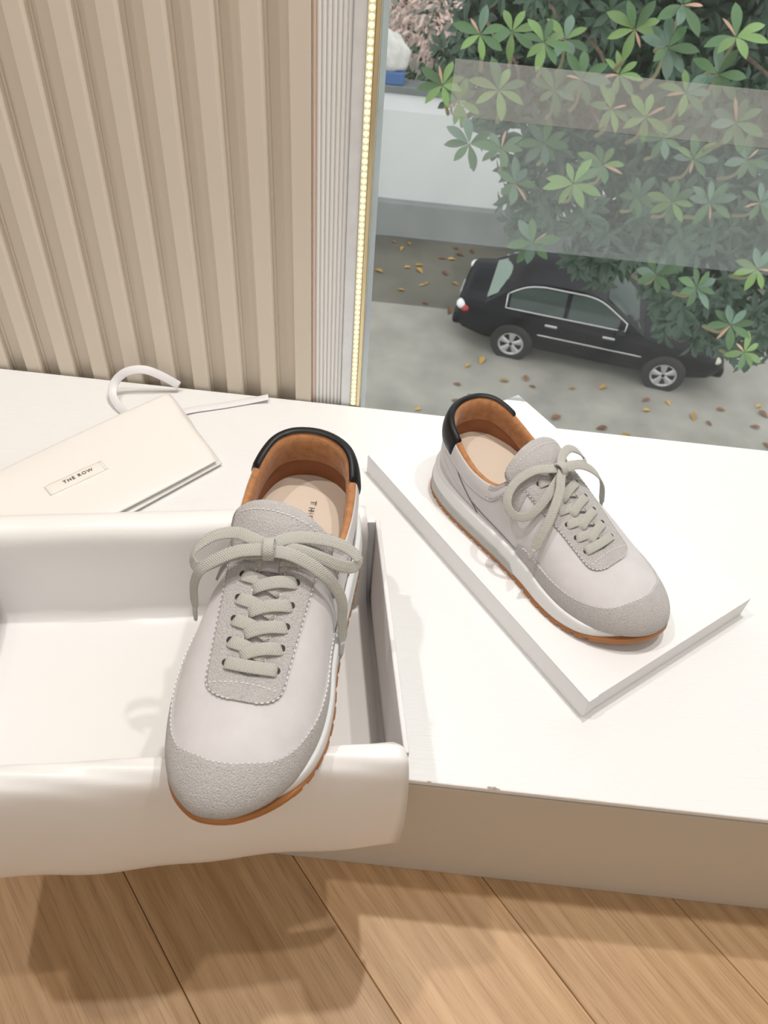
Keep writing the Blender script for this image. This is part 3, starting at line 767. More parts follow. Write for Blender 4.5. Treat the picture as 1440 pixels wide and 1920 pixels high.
def make_shoe(name, label, m, M4, laces, insole_text):
    root = empty(name); root.matrix_world = M4
    tag(root, label, 'shoe', 'pair of grey sneakers')
    sc = np.array([SC * m, SC, SC])
    def mk(nm, V, F, mt, parent=root, uv=None, smooth=True, kind=None):
        o = obj(nm, np.array(V, float) * sc, F, mt, parent, smooth, uv)
        if kind: o['kind'] = kind
        return o
    # ---- outsole with lugs
    a = np.linspace(0, 1, NA * 2, endpoint=False); y = fO(a)[:, 1]; O = fO(a); N2 = fN(a)
    arc = np.cumsum(np.append(0, np.linalg.norm(np.diff(O, axis=0), axis=1)))
    g_ = fG(a); lug = ((arc % 13.0) < 8.8).astype(float)
    lug[(y > 262)] = 0.8; lug[y < 14] = 1.0
    def ring(o, z): return np.concatenate([O + N2 * np.asarray(o).reshape(-1, 1) * np.ones((len(a), 1)), np.asarray(z).reshape(-1, 1) * np.ones((len(a), 1))], 1)
    rows = [ring(-6.0, zb(y) + 3.4), ring(-6.0, zb(y) + 3.4 * (1 - lug)), ring(g_ - 0.5 + 0.7 * lug, zb(y) + 2.6 * (1 - lug)), ring(g_ + 0.7 * lug, zb(y) + 3.0), ring(g_, zb(y) + 4.0), ring(g_, zg(y) - 0.4), ring(g_ - 1.4, zg(y) + 0.25), ring(-3.0, zg(y) + 0.25)]
    R_ = np.stack(rows, 1); V = list(R_.reshape(-1, 3)); F = grid_faces(len(a), len(rows), True)
    b = len(V); V.append(np.array([0, 150, 2.6])); nr = len(rows)
    F += [(((i + 1) % len(a)) * nr, i * nr, b) for i in range(len(a))]
    mk('outsole', V, F, M['gum'])
    # ---- midsole
    a = np.linspace(0, 1, NA, endpoint=False); y = fO(a)[:, 1]; O = fO(a); N2 = fN(a)
    m_ = fM(a); z0 = zg(y); z1 = np.maximum(zf(y) + 0.3, z0 + 0.4)
    rows = [ring(m_ - .8, z0 - 0.2), ring(m_, z0 + 0.10 * (z1 - z0)), ring(m_ + .2, z0 + 0.5 * (z1 - z0)), ring(m_ - .6, z0 + 0.9 * (z1 - z0)), ring(m_ - 1.4, z1), ring(m_ - 6.4, z1 + 0.2)]
    V = list(np.stack(rows, 1).reshape(-1, 3)); mk('midsole', V, grid_faces(NA, len(rows), True), M['midsole'])
    # ---- grey wedge let into the midsole from heel to arch
    nu, nv = 220, 7
    G = np.zeros((nu, nv, 3)); GN = np.zeros((nu, nv, 3))
    for j in range(nv):
        s = j / (nv - 1); ye = 160 - 9 * s
        aa = np.linspace(a_med(ye) - 1, a_lat(ye), nu); yy = fO(aa)[:, 1]
        zz = zg(yy) + s * I(yy, [0, 30, 120, 160], [12, 12.5, 12.5, 11.5])
        h = np.clip((zz - zg(yy)) / np.maximum(zf(yy) - zg(yy), 1), 0, 1)
        off = np.interp(h, [0, 0.1, 0.5, 0.9, 1], [-.2, 0.0, 0.2, -.6, -1.4]) + fM(aa)
        G[:, j, :2] = fO(aa) + fN(aa) * off[:, None]; G[:, j, 2] = zz
        GN[:, j, :2] = fN(aa)
    V, F = patch_geo(G, GN, 0.75, 0.5); mk('midsole_wedge', V, F, M['wedge'])
    # ---- upper shell
    nq = 30; a = np.linspace(0, 1, NA, endpoint=False); qm = QM(a)
    Aq = np.repeat(a[:, None], nq, 1); Qq = qm[:, None] * np.linspace(0, 1, nq)[None, :]
    V = list(S(Aq, Qq).reshape(-1, 3)); mk('upper', V, grid_faces(NA, nq, True), M['fabric'])
    st = []
    # ---- toe cap
    nu, nv = 190, 16
    yl, ym = 152.0, 164.0
    aa = np.linspace(a_lat(yl), a_med(ym), nu); yy = fO(aa)[:, 1]
    qh = np.where(aa < A_TOE, I(yy, [152, 156, 175, 200, 225, 250, 268, 282, 292], [0.10, 0.20, 0.24, 0.31, 0.39, 0.50, 0.64, 0.83, 0.93]),
                  I(yy, [164, 168, 185, 205, 225, 250, 268, 282, 292], [0.08, 0.17, 0.22, 0.28, 0.35, 0.46, 0.62, 0.83, 0.93]))
    k = np.ones(9) / 9; qh = np.convolve(np.pad(qh, 4, mode='edge'), k, 'valid')
    Aq = np.repeat(aa[:, None], nv, 1); Qq = 0.035 + (qh[:, None] - 0.035) * np.linspace(0, 1, nv)[None, :]
    P, N = S(Aq, Qq), SN(Aq, Qq); V, F = patch_geo(P, N, 1.8, 0.8); mk('toe_cap', V, F, M['suede'])
    st += dashes(P[4:-4, -1] * 0.86 + P[4:-4, -2] * 0.14 + N[4:-4, -1] * 1.7, N[4:-4, -1])
    # ---- heel panel with a curved front seam
    nu, nv = 150, 14; P = np.zeros((nu, nv, 3)); N = np.zeros((nu, nv, 3))
    for j in range(nv):
        s = j / (nv - 1); ye = 32 + 62 * (1 - s) ** 1.7
        a1 = np.linspace(a_med(ye) - 1, a_lat(ye), nu); q = 0.02 + (QM(a1) - 0.02) * s
        P[:, j] = S(a1, q); N[:, j] = SN(a1, q)
    V, F = patch_geo(P, N, 0.8, 0.6); mk('heel_panel', V, F, M['fabric'])
    sm = [tube(None, P[r0] + N[r0] * 0.55, 0.55, None, ns=5) for r0 in (0, -1)]
    for fa, y0_, y1_ in ((a_lat, 30, 150), (a_med, 30, 160)):
        ys_ = np.linspace(y0_, y1_, 60); al = fa(ys_); lo = QZ(al, zf(ys_) + I(ys_, [y0_, 60, 100, y1_], [22, 11, 6, 3.5])); sm.append(tube(None, S(al, lo) + SN(al, lo) * 0.4, 0.5, None, ns=5))
    # ---- padded collar band from the heel tab to the lace panel, each side
    for side in (0, 1):
        nu, nv = 60, 9; P = np.zeros((nu, nv, 3)); N = np.zeros((nu, nv, 3))
        ys = np.linspace(30, 120, nu); a1 = a_lat(ys) if side == 0 else a_med(ys)
        qm1 = QM(a1); dep = I(ys, [30, 55, 100, 120], [26, 20, 19, 20])
        zz = S(a1, qm1)[:, 2]; 
        for j in range(nv):
            s = j / (nv - 1)
            y1 = fO(a1)[:, 1]; H = ZT(fO(a1)[:, 1]) - (zf(y1) - 2)
            fr = np.clip((zz - dep * (1 - s) - (zf(y1) - 2)) / H, 0.01, 1); q = np.minimum(np.arcsin(fr ** (EXN(y1) / 2)), qm1)
            P[:, j] = S(a1, q); N[:, j] = SN(a1, q)
            bulge = 1.3 * math.sin(math.pi * min(1, s * 0.9 + 0.1))
            P[:, j] += N[:, j] * bulge
        V, F = patch_geo(P, N, 0.5, 1.6); mk('collar_band', V, F, M['fabric']); sm.append(tube(None, P[:, 0] + N[:, 0] * 0.1, 0.5, None, ns=5))
    V, F, _ = merge(sm); mk('seam', V, F, M['seam'], kind='stuff')
    # ---- collar lining: rolled rim then down inside
    def inward(a1):
        d = np.concatenate([spine(a1) - fF(a1), np.zeros(np.shape(a1) + (1,))], -1); return norm(d)
    prof = [(-0.4, -0.6), (0.3, 0.9), (1.6, 2.0), (3.4, 2.4), (5.4, 1.6), (7.2, -0.8), (8.4, -5.0), (8.8, -11), (8.2, -17), (6.8, -23), (5.2, -27.5)]
    ys_end = 121.0; nu = 150
    a1 = np.linspace(a_med(ys_end) - 1, a_lat(ys_end), nu); E = S(a1, QM(a1)); In = inward(a1); y1 = fO(a1)[:, 1]
    thick = I(y1, [0, 60, 105, 121], [1.0, 0.9, 0.55, 0.35])
    G = np.stack([E + In * (d * thick)[:, None] + np.array([0, 0, 1.0]) * (z * np.maximum(thick, .6))[:, None] for d, z in prof], 1)
    mk('collar_lining', list(G.reshape(-1, 3)), grid_faces(nu, len(prof)), M['tan_suede'])
    # ---- inner walls: brown leather round the heel, cream further forward
    def inner(nm, yA, yB, mt, off):
        a2 = np.linspace(a_med(yA) - 1, a_lat(yA), 130) if yB is None else None
        sets = [a2] if yB is None else [a_lat(np.linspace(yA, yB, 40)), a_med(np.linspace(yA, yB, 40))]
        for a2 in sets:
            y2 = fO(a2)[:, 1]; Qt = QM(np.where(fO(a2)[:, 1] > 125, a2, a2)); zt_ = np.minimum(S(a2, Qt)[:, 2] - 16, 78); rows = []
            for s in np.linspace(0, 1, 8):
                zz = zf(y2) - 4 + (zt_ - zf(y2) + 4) * s
                fr = np.clip((zz - zf(y2) + 2) / (ZT(fO(a2)[:, 1]) - zf(y2) + 2), 0.0, 1); q = np.arcsin(fr ** (EXN(y2) / 2))
                p = S(a2, q); p[:, 2] = zz; rows.append(p + inward(a2) * off)
            g = np.stack(rows, 1); mk(nm, list(g.reshape(-1, 3)), grid_faces(len(a2), 8), mt)
    inner('heel_lining', 84, None, M['tan_leather'], 5.0)
    inner('quarter_lining', 80, 175, M['cream'], 3.6)
    zin = lambda y_: zf(y_) + float(np.interp(y_, [0, 70, 130, 190], [13, 11, 8, 3]))
    # ---- insole board
    a2 = np.linspace(a_med(190) - 1, a_lat(190), 140); o2 = fO(a2) - fN(a2) * 5.6; y2 = o2[:, 1]
    V = []; F = []; nb = 9
    for i in range(140):
        for j in range(nb):
            t = j / (nb - 1); p = o2[i] * (1 - t) + np.array([1.5, o2[i, 1] * 0.62 + 58]) * t
            V.append((p[0], p[1], zin(p[1]) + 2.5 * (1 - t) ** 3))
    F = grid_faces(140, nb); ins = mk('insole', V, F, M['insole'])
    if insole_text:
        MT = Matrix(((0, 1, 0, 0), (1, 0, 0, 0), (0, 0, 1, 0), (0, 0, 0, 1)))
        # letters run from the heel towards the toe
        X = Vector((0, 1, 0)); Yv = Vector((m * insole_text[2], 0, 0)); Z = Vector((0, 0, 1))
        MT = Matrix(((X.x, Yv.x, 0, insole_text[0] * SC * m), (X.y, Yv.y, 0, insole_text[1] * SC), (0, 0, 1, (zin(30) + 1.6) * SC), (0, 0, 0, 1)))
        text_mesh('lettering', 'THE ROW', 0.0068, M['ink'], ins, MT, 2.0, 0.0001)
    # ---- black heel tab over the back of the collar
    ye = 43.0; nu = 90; a1 = np.linspace(a_med(ye) - 1, a_lat(ye), nu); y1 = fO(a1)[:, 1]; qm1 = QM(a1); In = inward(a1); E = S(a1, qm1)
    H = ZT(fO(a1)[:, 1]) - (zf(y1) - 2); dep = I(y1, [0, 20, 43], [24, 20, 15]); rows = []
    fade = np.minimum(1, np.minimum(np.arange(nu), np.arange(nu)[::-1]) / 2.0 + 0.55)
    for s in np.linspace(0, 1, 9):
        zz = E[:, 2] - dep * (1 - s); fr = np.clip((zz - (zf(y1) - 2)) / H, 0.01, 1); q = np.minimum(np.arcsin(fr ** (EXN(y1) / 2)), qm1)
        p = S(a1, q); bulge = (1.5 + 2.4 * math.sin(math.pi * min(1.0, 0.15 + s * 0.7))) * fade
        rows.append(p - In * bulge[:, None])
    for d, z in ((-1.8, 2.2), (-0.2, 4.0), (2.2, 4.9), (4.4, 4.6), (5.8, 3.0)):
        rows.append(E + In * (d * fade)[:, None] + np.array([0, 0, 1.0]) * (z * fade)[:, None])
    G = np.stack(rows, 1); V = list(G.reshape(-1, 3)); nr = len(rows); F = grid_faces(nu, nr)
    for r0 in (0, nu - 1):
        b = len(V); V.append(G[r0].mean(0) + In[r0] * 1.5); F += [(r0 * nr + j, r0 * nr + j + 1, b) for j in range(nr - 1)]
    tab = mk('heel_tab', V, F, M['black_leather']); tab['label'] = 'padded black leather heel tab'
    # ---- lace panel (suede), two arms joined at the front, wings up to the collar
    ny, nw = 74, 12
    ysr = np.concatenate([PAN_F - 17 * (1 - np.cos(np.linspace(0, math.pi / 2, 18))), np.linspace(PAN_F - 18, PAN_R, ny - 18)])
    geos = []; 
    for sgn in (1, -1):
        P = np.zeros((ny, nw, 3)); N = np.zeros((ny, nw, 3))
        for i, yv in enumerate(ysr):
            wi, wo = float(w_in(yv)), float(w_out(yv, sgn > 0)); wo = max(wo, wi + 0.05)
            for j in range(nw):
                t = j / (nw - 1); wq = wi if wi > 0.4 else -1.6; x = sgn * (wq + (wo - wq) * t); yy = yv - (10.0 * t * t * sstep(134, 116, yv))
                p, n = topP(x + 1.5, float(yy)); P[i, j] = p; N[i, j] = n
        geos.append(patch_geo(P, N, 1.8, 1.2))
        st += dashes(P[2:-6, -1] * .90 + P[2:-6, -2] * .10 + N[2:-6, -1] * 1.75, N[2:-6, -1])
        ii = [i for i, yv in enumerate(ysr) if yv < SLOT_F - 3]
        st += dashes(P[ii, 0] * .75 + P[ii, 1] * .25 + N[ii, 0] * 1.75, N[ii, 0])
    V, F, _ = merge(geos); mk('lace_panel', V, F, M['suede'])
    cross_ = [topP(x + 1.5, 217.5 + 0.0022 * x * x, 1.8) for x in np.linspace(-26, 22, 40)]
    st += dashes([p for p, n in cross_], [n for p, n in cross_])
    # wings: suede triangles from the panel's rear end along the collar
    for side in (0, 1):
        nu, nv = 26, 8; P = np.zeros((nu, nv, 3)); N = np.zeros((nu, nv, 3))
        ys = np.linspace(99, 140, nu); a1 = (a_lat if side == 0 else a_med)(ys); q1 = QM(a1)
        for j in range(nv):
            s = j / (nv - 1); yw_ = fO(a1)[:, 1]; zq = S(a1, q1)[:, 2]; Hq = ZT(fO(a1)[:, 1]) - (zf(yw_) - 2); lo = np.arcsin(np.clip((np.minimum(zq, 92) - I(ys, [99, 140], [15, 29]) - zf(yw_) + 2) / Hq, 0.01, 1) ** (EXN(yw_) / 2)); q = lo + (np.minimum(q1, 1.30) - lo) * s
            P[:, j] = S(a1, q); N[:, j] = SN(a1, q)
        V, F = patch_geo(P, N, 1.6, 1.2); mk('lace_wing', V, F, M['suede'])
        st += dashes(P[1:-8, 0] * .8 + P[1:-8, 1] * .2 + N[1:-8, 0] * 1.55, N[1:-8, 0])
        st += dashes(P[1, 1:] + N[1, 1:] * 1.55, N[1, 1:])
    # ---- tongue
    nu, nv = 26, 24; top_, bot = [], []
    yt = 103 + 67 * np.linspace(1, 0, nu) ** 1.5
    for i, yv in enumerate(yt):
        end = np.clip((yv - 103) / 13.0, 0, 1); hw = I(yv, [103, 116, 140, 170], [39, 38, 29, 22]) * (1 - (1 - end) ** 4.0) ** (1 / 4.0)
        hw = max(hw, 2.0)
        zc0 = top(1.5, float(max(yv, 134))) + max(0, 134 - yv) * 0.44
        rise = I(yv, [103, 108, 120, 135, 150, 170], [2.6, 4.6, 4.6, 3.0, 1.2, 0.4])
        for j in range(nv):
            t = -1 + 2 * j / (nv - 1); x = hw * t
            drop = 0.0125 * x * x + 0.000003 * x ** 4
            zz = zc0 - drop * I(yv, [103, 140, 170], [0.62, 0.85, 1.0]) + rise * (1 - abs(t) ** 4)
            sk = laces['skew'] * x * float(sstep(135, 105, yv))       # the tongue sits a little askew
            top_.append((x + 1.5, yv + sk - 2.0 * (1 - t * t) * (1 - end), zz - 0.5 * sk)); bot.append((x * 0.98 + 1.5, yv + sk + 1.0, zz - 0.5 * sk - 1.2 - 4.5 * (1 - t ** 4) * I(yv, [103, 112], [0.3, 1.0])))
    V = top_ + bot; nn = nu * nv; F = grid_faces(nu, nv) + [tuple(nn + i for i in f) for f in grid_faces(nu, nv)]
    per_ = [i * nv for i in range(nu)] + [(nu - 1) * nv + j for j in range(1, nv)] + [i * nv + nv - 1 for i in range(nu - 2, -1, -1)]
    F += [(per_[k], per_[k + 1], nn + per_[k + 1], nn + per_[k]) for k in range(len(per_) - 1)]
    mk('tongue', V, F, M['suede'])
    TT = np.array(top_).reshape(nu, nv, 3)
    row = TT[nu - 7]; st += dashes(row[2:-2] + np.array([0, 0, 0.2]), np.tile([0, 0.45, 0.9], (nv - 4, 1)))
    # loop on the tongue that keeps the lace in place
    lp = [topP(1.5, yv, 5.0 + 2.0 * math.sin((yv - 128) / 20 * math.pi))[0] for yv in np.linspace(128, 148, 10)]
    v, f, uv = ribbon_geo(lp, [0, 0.4, 0.9], 12.0, 1.2, 10); mk('lace_keeper', v, f, M['suede_edge'])
    # ---- eyelets
    for yv in EY:
        for sgn in (1, -1):
            x = sgn * (float(w_in(yv)) + 9.0) + 1.5; c, n = topP(x, yv, 1.95); t1 = norm(np.cross(n, [0, 1, 0])); t2 = np.cross(n, t1)
            V = [c + n * 0.12] + [c + (t1 * math.cos(k * math.pi / 6) + t2 * math.sin(k * math.pi / 6)) * 2.5 for k in range(12)]
            mk('eyelet', V, [(0, k + 1, (k + 1) % 12 + 1) for k in range(12)], M['dark'])
    # ---- laces
    W, Hh = 8.8, 1.7; geos = []
    def strip(pts, lift=None):
        """pts: list of (x,y,offset) laid over the shoe"""
        c = catmull(pts, 8); P = []; N = []
        for x, yv, o in c:
            p, n = topP(x + 1.5, yv, o); P.append(p); N.append(n)
        return ribbon_geo(P, N, W, Hh)
    xe = lambda yv: float(w_in(yv)) + 9.0
    y0 = EY[0]; e0 = xe(y0)
    geos.append(strip([(-e0 - 0.5, y0, 0.5), (-e0 + 2, y0 + .3, 3.2), (-5, y0 + 1.2, 4.0), (5, y0 + 1.2, 4.0), (e0 - 2, y0 + .3, 3.2), (e0 + 0.5, y0, 0.5)]))
    for k in range(1, len(EY)):
        ya = EY[k]; e1 = xe(ya); wi = float(w_in(ya))
        for sgn, hi in ((laces['over'], 1.9), (-laces['over'], 0.0)):
            long_ = 1.0 if hi else 0.6
            geos.append(strip([(sgn * (e1 + 0.5), ya, 0.5), (sgn * (e1 - 2.2), ya + 1.2, 3.1), (sgn * wi * .85, ya + 3.0, 3.2 + hi), (0, ya + 5.4, 2.9 + hi), (-sgn * wi * 0.75, ya + 8.2, 2.4 + hi * .6), (-sgn * (wi + 1.0), ya + 9.8, -0.4)]))
    V, F, U = merge(geos); lc = mk('laces', V, F, M['lace'], uv=U)
    for nm, pts, hints, tap in laces['bands']:
        P = catmull(pts, 10)
        hn = catmull(hints, max(2, int(10 * (len(pts) - 1) / (len(hints) - 1)))) if len(np.shape(hints)) == 2 else np.array(hints, float)
        if hn.ndim == 2:
            t = np.linspace(0, 1, len(P)); th = np.linspace(0, 1, len(hn)); hn = np.stack([np.interp(t, th, hn[:, k]) for k in range(3)], 1)
        tp = None
        if tap: tp = np.interp(np.linspace(0, 1, len(P)), [0, 0.90, 0.97, 1], [1, 1, 0.55, 0.5])
        v, f, uv = ribbon_geo(P, hn, 8.8, 1.8, 12, tp); b_ = mk(nm, v, f, M['lace'], lc, uv)
        if tap:
            d = norm(P[-1] - P[-2]); hh = hn[-1] if hn.ndim == 2 else hn
            g1 = [P[-1] - d * 3 + d * k * 2.4 for k in range(6)]
            v, f, uv = ribbon_geo(g1, hh, 4.2, 2.2, 10, [1, 1, 1, 0.95, 0.85, 0.6]); mk('aglet', v, f, M['wedge'], lc)
    P = catmull(laces['knot'], 8); n_ = len(P)
    v, f, uv = ribbon_geo(P, P - np.array(laces['knot']).mean(0) + np.array([0, 0, 2.0]), 7.6, 2.2, 12); mk('knot', v, f, M['lace'], lc, uv)
    V, F, _ = merge(st); mk('stitching', V, F, M['thread'], smooth=False, kind='stuff')
    return root

LL = dict(over=1, skew=0.16, knot_hint=(1, 0.2, 0.1),
    knot=[(-0.5, 137.0, 108), (-1.0, 136.0, 114.0), (-0.8, 138.5, 117.6), (-0.2, 143.5, 118.0), (0.5, 148.0, 115.0), (0.8, 149.5, 109)],
    bands=[
     ('bow_loop', [(2, 140.5, 111.3), (-13.8, 136.4, 113.4), (-26.1, 132.0, 111.3), (-40.8, 134.2, 107.2), (-51.4, 140.9, 100.0), (-53.6, 147.3, 94.8), (-48, 151.8, 92), (-39.3, 148.5, 95.5), (-23.8, 144.5, 103.5), (2, 142.5, 109)],
      [(0, .45, .9), (0, .45, .9), (-.2, .3, .9), (-.9, .2, .5), (-.5, .7, .5), (0, .5, .8), (0, .45, .9)], False),
     ('bow_loop', [(-2, 140.6, 111.3), (9.5, 132.5, 113.4), (24.4, 126.5, 111.3), (42.2, 121.4, 104), (53.9, 121.0, 96.5), (59.0, 123.2, 91), (56.1, 128.0, 88.6), (47.3, 132.8, 94.0), (32.7, 135.7, 103.1), (17.0, 137.4, 109.3), (-2, 140.7, 109.3)],
      [(0, .45, .9), (0, .45, .9), (.2, .3, .9), (.9, .3, .5), (.4, .7, .6), (0, .5, .8), (0, .45, .9)], False),
     ('lace_end', [(2, 143.8, 113), (-8, 145, 112.5), (-19.9, 147.0, 110.5), (-32.7, 151.1, 105), (-44.8, 155.2, 95.5), (-50.9, 156.6, 80), (-51.8, 159.1, 66), (-51.5, 162, 55)],
      [(0, .5, .9), (0, .5, .9), (-.2, .5, .8), (-.4, .5, .6), (-.5, .6, .5)], True),
     ('lace_end', [(-2, 143.2, 111), (12.5, 144.0, 112.2), (25.8, 144.6, 107), (38.2, 145.1, 97), (46.3, 143.3, 82), (51.5, 143.5, 66), (52.5, 146.7, 50), (53.6, 149.5, 36), (54, 153.4, 27)],
      [(0, .5, .9), (0, .5, .9), (.3, .5, .8), (.6, .5, .5), (.6, .5, .4), (.7, .5, .3)], True)])
make_shoe('sneaker', 'grey suede sneaker resting across the open shoebox, toe over its front rim', -1, Matrix.Translation(Vector((-0.0697, 0.4700, ZP + 0.1165))) @ Matrix.Rotation(math.radians(176.8), 4, 'Z'), LL, (8.5, 60.5, 1))
RL = dict(over=-1, skew=0.02, knot_hint=(1, 0.2, 0.1),
    knot=[(3, 139, 109), (3.5, 138, 115), (3, 141, 117.5), (3, 145.5, 117.5), (3, 149.0, 114.0), (3, 149.5, 108)],
    bands=[
     ('bow_loop', [(2, 143, 111), (11, 138, 112.5), (24, 129, 109), (41, 125, 99), (53, 130, 88), (55.5, 141, 80), (48, 151.5, 80), (37, 154.5, 88), (24.5, 153, 98), (6, 147.5, 109)],
      [(0, .45, .9), (.2, .3, .9), (.5, .2, .9), (.9, .2, .5), (.7, .6, .5), (.4, .5, .8), (0, .45, .9)], False),
     ('bow_loop', [(2, 142, 112.5), (-10, 132, 113.5), (-25, 126.5, 111), (-38, 128, 103), (-44, 134, 95), (-40, 140, 95), (-26, 142.5, 103), (-10, 143, 110), (3, 143.5, 110)],
      [(0, .45, .9), (0, .45, .9), (-.3, .3, .9), (-.9, .3, .5), (-.3, .7, .6), (0, .5, .8), (0, .45, .9)], False),
     ('lace_end', [(4, 146, 113), (10, 151, 110.5), (18, 159.5, 104), (31.5, 168, 93.5), (44, 173.5, 80), (52, 175.7, 68), (56, 176.3, 60)],
      [(0, .5, .9), (.3, .4, .9), (.6, .3, .8), (.85, .3, .5), (.95, .3, .3)], True),
     ('lace_end', [(2, 145, 113), (-14, 147, 112), (-28, 152, 105), (-38, 158, 95), (-45, 162, 82), (-49, 164, 66), (-50, 166, 54)],
      [(0, .5, .9), (-.3, .5, .8), (-.9, .3, .4), (-1, .3, .1)], True)])
make_shoe('sneaker', 'grey suede sneaker standing on the white box lid beside the window', 1, Matrix.Translation(Vector((0.058, 0.6415, ZP + 0.0271))) @ Matrix.Rotation(math.atan2(-0.66, -0.751), 4, 'Z'), RL, None)

# ------------------------------------------------------------------ outside the window, one storey and a half below
GZ = -8.0 + ZP
structure(box('ground', (-30, 1.6, GZ - 0.4), (40, 70, GZ - 0.02), M['street']))
structure(box('pavement', (-30, 3.0, GZ - 0.3), (40, 13.55, GZ), M['pavement'], bevel=0.01))
sw = structure(box('wall_street', (-9, 16.35, GZ - 0.1), (14, 16.65, ZP - 5.14), M['plaster']))
box('plinth', (-9, 16.15, GZ - 0.1), (14, 16.36, ZP - 7.25), M['plinth'], sw, 0.03)
box('coping', (-9, 16.28, ZP - 5.16), (14, 16.72, ZP - 5.02), M['plinth'], sw, 0.02)

def leaf_geo(L=1.0, W=0.30, droop=0.25, fold=0.10, n=6):
    v, f = [], []
    for i in range(n + 1):
        t = i / n; w = W / 2 * (math.sin(math.pi * min(1, 0.04 + t * 0.96) ** 1.35) ** 0.75) if 0 < i < n else (0.02 if i == 0 else 0.004)
        z = -droop * t * t * L
        v += [(-w * L, t * L, z + fold * w * L * 2), (0, t * L, z), (w * L, t * L, z + fold * w * L * 2)]
    for i in range(n):
        for j in range(2): f.append((i * 3 + j, i * 3 + j + 1, (i + 1) * 3 + j + 1, (i + 1) * 3 + j))
    return v, f
def orient(d, up):
    d = Vector(d).normalized(); up = Vector(up)
    x = d.cross(up)
    if x.length < 1e-4: x = d.cross(Vector((1, 0.3, 0)))
    x.normalize(); z = x.cross(d); return Matrix((x, d, z)).transposed()

# ---- the evergreen tree in front of the window
tree = empty('evergreen_tree', (5.2, 8.0, GZ)); tag(tree, 'broad-leaved evergreen tree with leaf rosettes just outside the window', 'tree')
tl = Vector(tree.location)
def tr_tube(nm, pts, rads, mt):
    p = catmull(pts, 6); r = np.interp(np.linspace(0, 1, len(p)), np.linspace(0, 1, len(rads)), rads)
    return obj(nm, *tube(None, p - np.array(tl), 1, None, ns=8, rads=r), mt, tree)
tr_tube('trunk', [(5.2, 8.0, GZ), (5.1, 7.9, GZ + 2), (4.9, 7.7, GZ + 4), (4.3, 7.4, GZ + 5.6), (2.6, 7.2, GZ + 7.2)], [0.20, 0.17, 0.13, 0.09, 0.05], M['bark'])
CL = [(0.42, -1.0, .42), (0.36, -1.5, .40), (0.62, -1.25, .5), (0.75, -1.72, .40), (1.05, -1.0, .5), (1.5, -1.55, .55), (1.95, -0.95, .55), (2.45, -1.45, .6), (1.3, -2.1, .5), (1.9, -2.15, .55),
      (2.6, -2.2, .6), (0.95, -2.45, .34), (1.6, -2.75, .34), (2.35, -2.75, .5), (2.95, -3.0, .5), (2.65, -3.45, .36), (0.9, -0.55, .5), (1.7, -0.45, .6), (2.6, -0.6, .6), (0.55, -0.6, .4), (1.2, -1.5, .5), (2.2, -1.9, .5), (0.75, -0.85, .45), (1.75, -1.15, .5), (3.6, -1.4, .7), (4.3, -2.4, .8), (4.8, -1.2, .8), (3.9, -3.2, .7), (4.9, -3.2, .8), (3.6, -0.5, .7)]  # the clumps farthest right are out of view, added to shade the ground
rr = random.Random(11)
lv, lf = leaf_geo(1.0, 0.36, 0.2, 0.15, 3)
LVn = np.array(lv)
geos = []
for ci, (cx, cz, R) in enumerate(CL):
    cy = 6.4 + rr.uniform(-0.4, 0.9); c = Vector((cx, cy, cz + ZP))
    if ci % 2 == 0 and cz > -1.6:
        tr_tube('branch', [(4.7, 7.6, GZ + 4.6 + 0.05 * ci), (0.5 * (3.6 + cx), 7.6, cz + ZP + 0.25), tuple(c), (cx - 0.12, cy - 1.4, cz + ZP + 0.1)], [0.05, 0.03, 0.02, 0.008], M['bark'])
    for k in range(int(150 * (R / 0.5) ** 2)):
        d = Vector((rr.gauss(0, 1), rr.gauss(0, 1), rr.gauss(0, 1))).normalized(); p = c + d * R * rr.uniform(0.55, 1.0)
        ax = (d + Vector((0, -0.4, 0.6))).normalized()
        for q in range(rr.randint(5, 7)):
            ph_ = q * 1.05 + rr.uniform(-.3, .3); t1 = ax.orthogonal().normalized(); t2 = ax.cross(t1)
            rad = t1 * math.cos(ph_) + t2 * math.sin(ph_); tilt = rr.uniform(0.8, 1.4); dr = ax * math.cos(tilt) + rad * math.sin(tilt)
            Mx = np.array(orient(dr, ax)); s = rr.uniform(0.11, 0.17)
            geos.append(((LVn * s) @ Mx.T + np.array(p - tl), lf))
V, F, _ = merge(geos)
fo = obj('foliage', V, F, M['leaf_shaded'], tree, smooth=False, recalc=False); fo['kind'] = 'stuff'
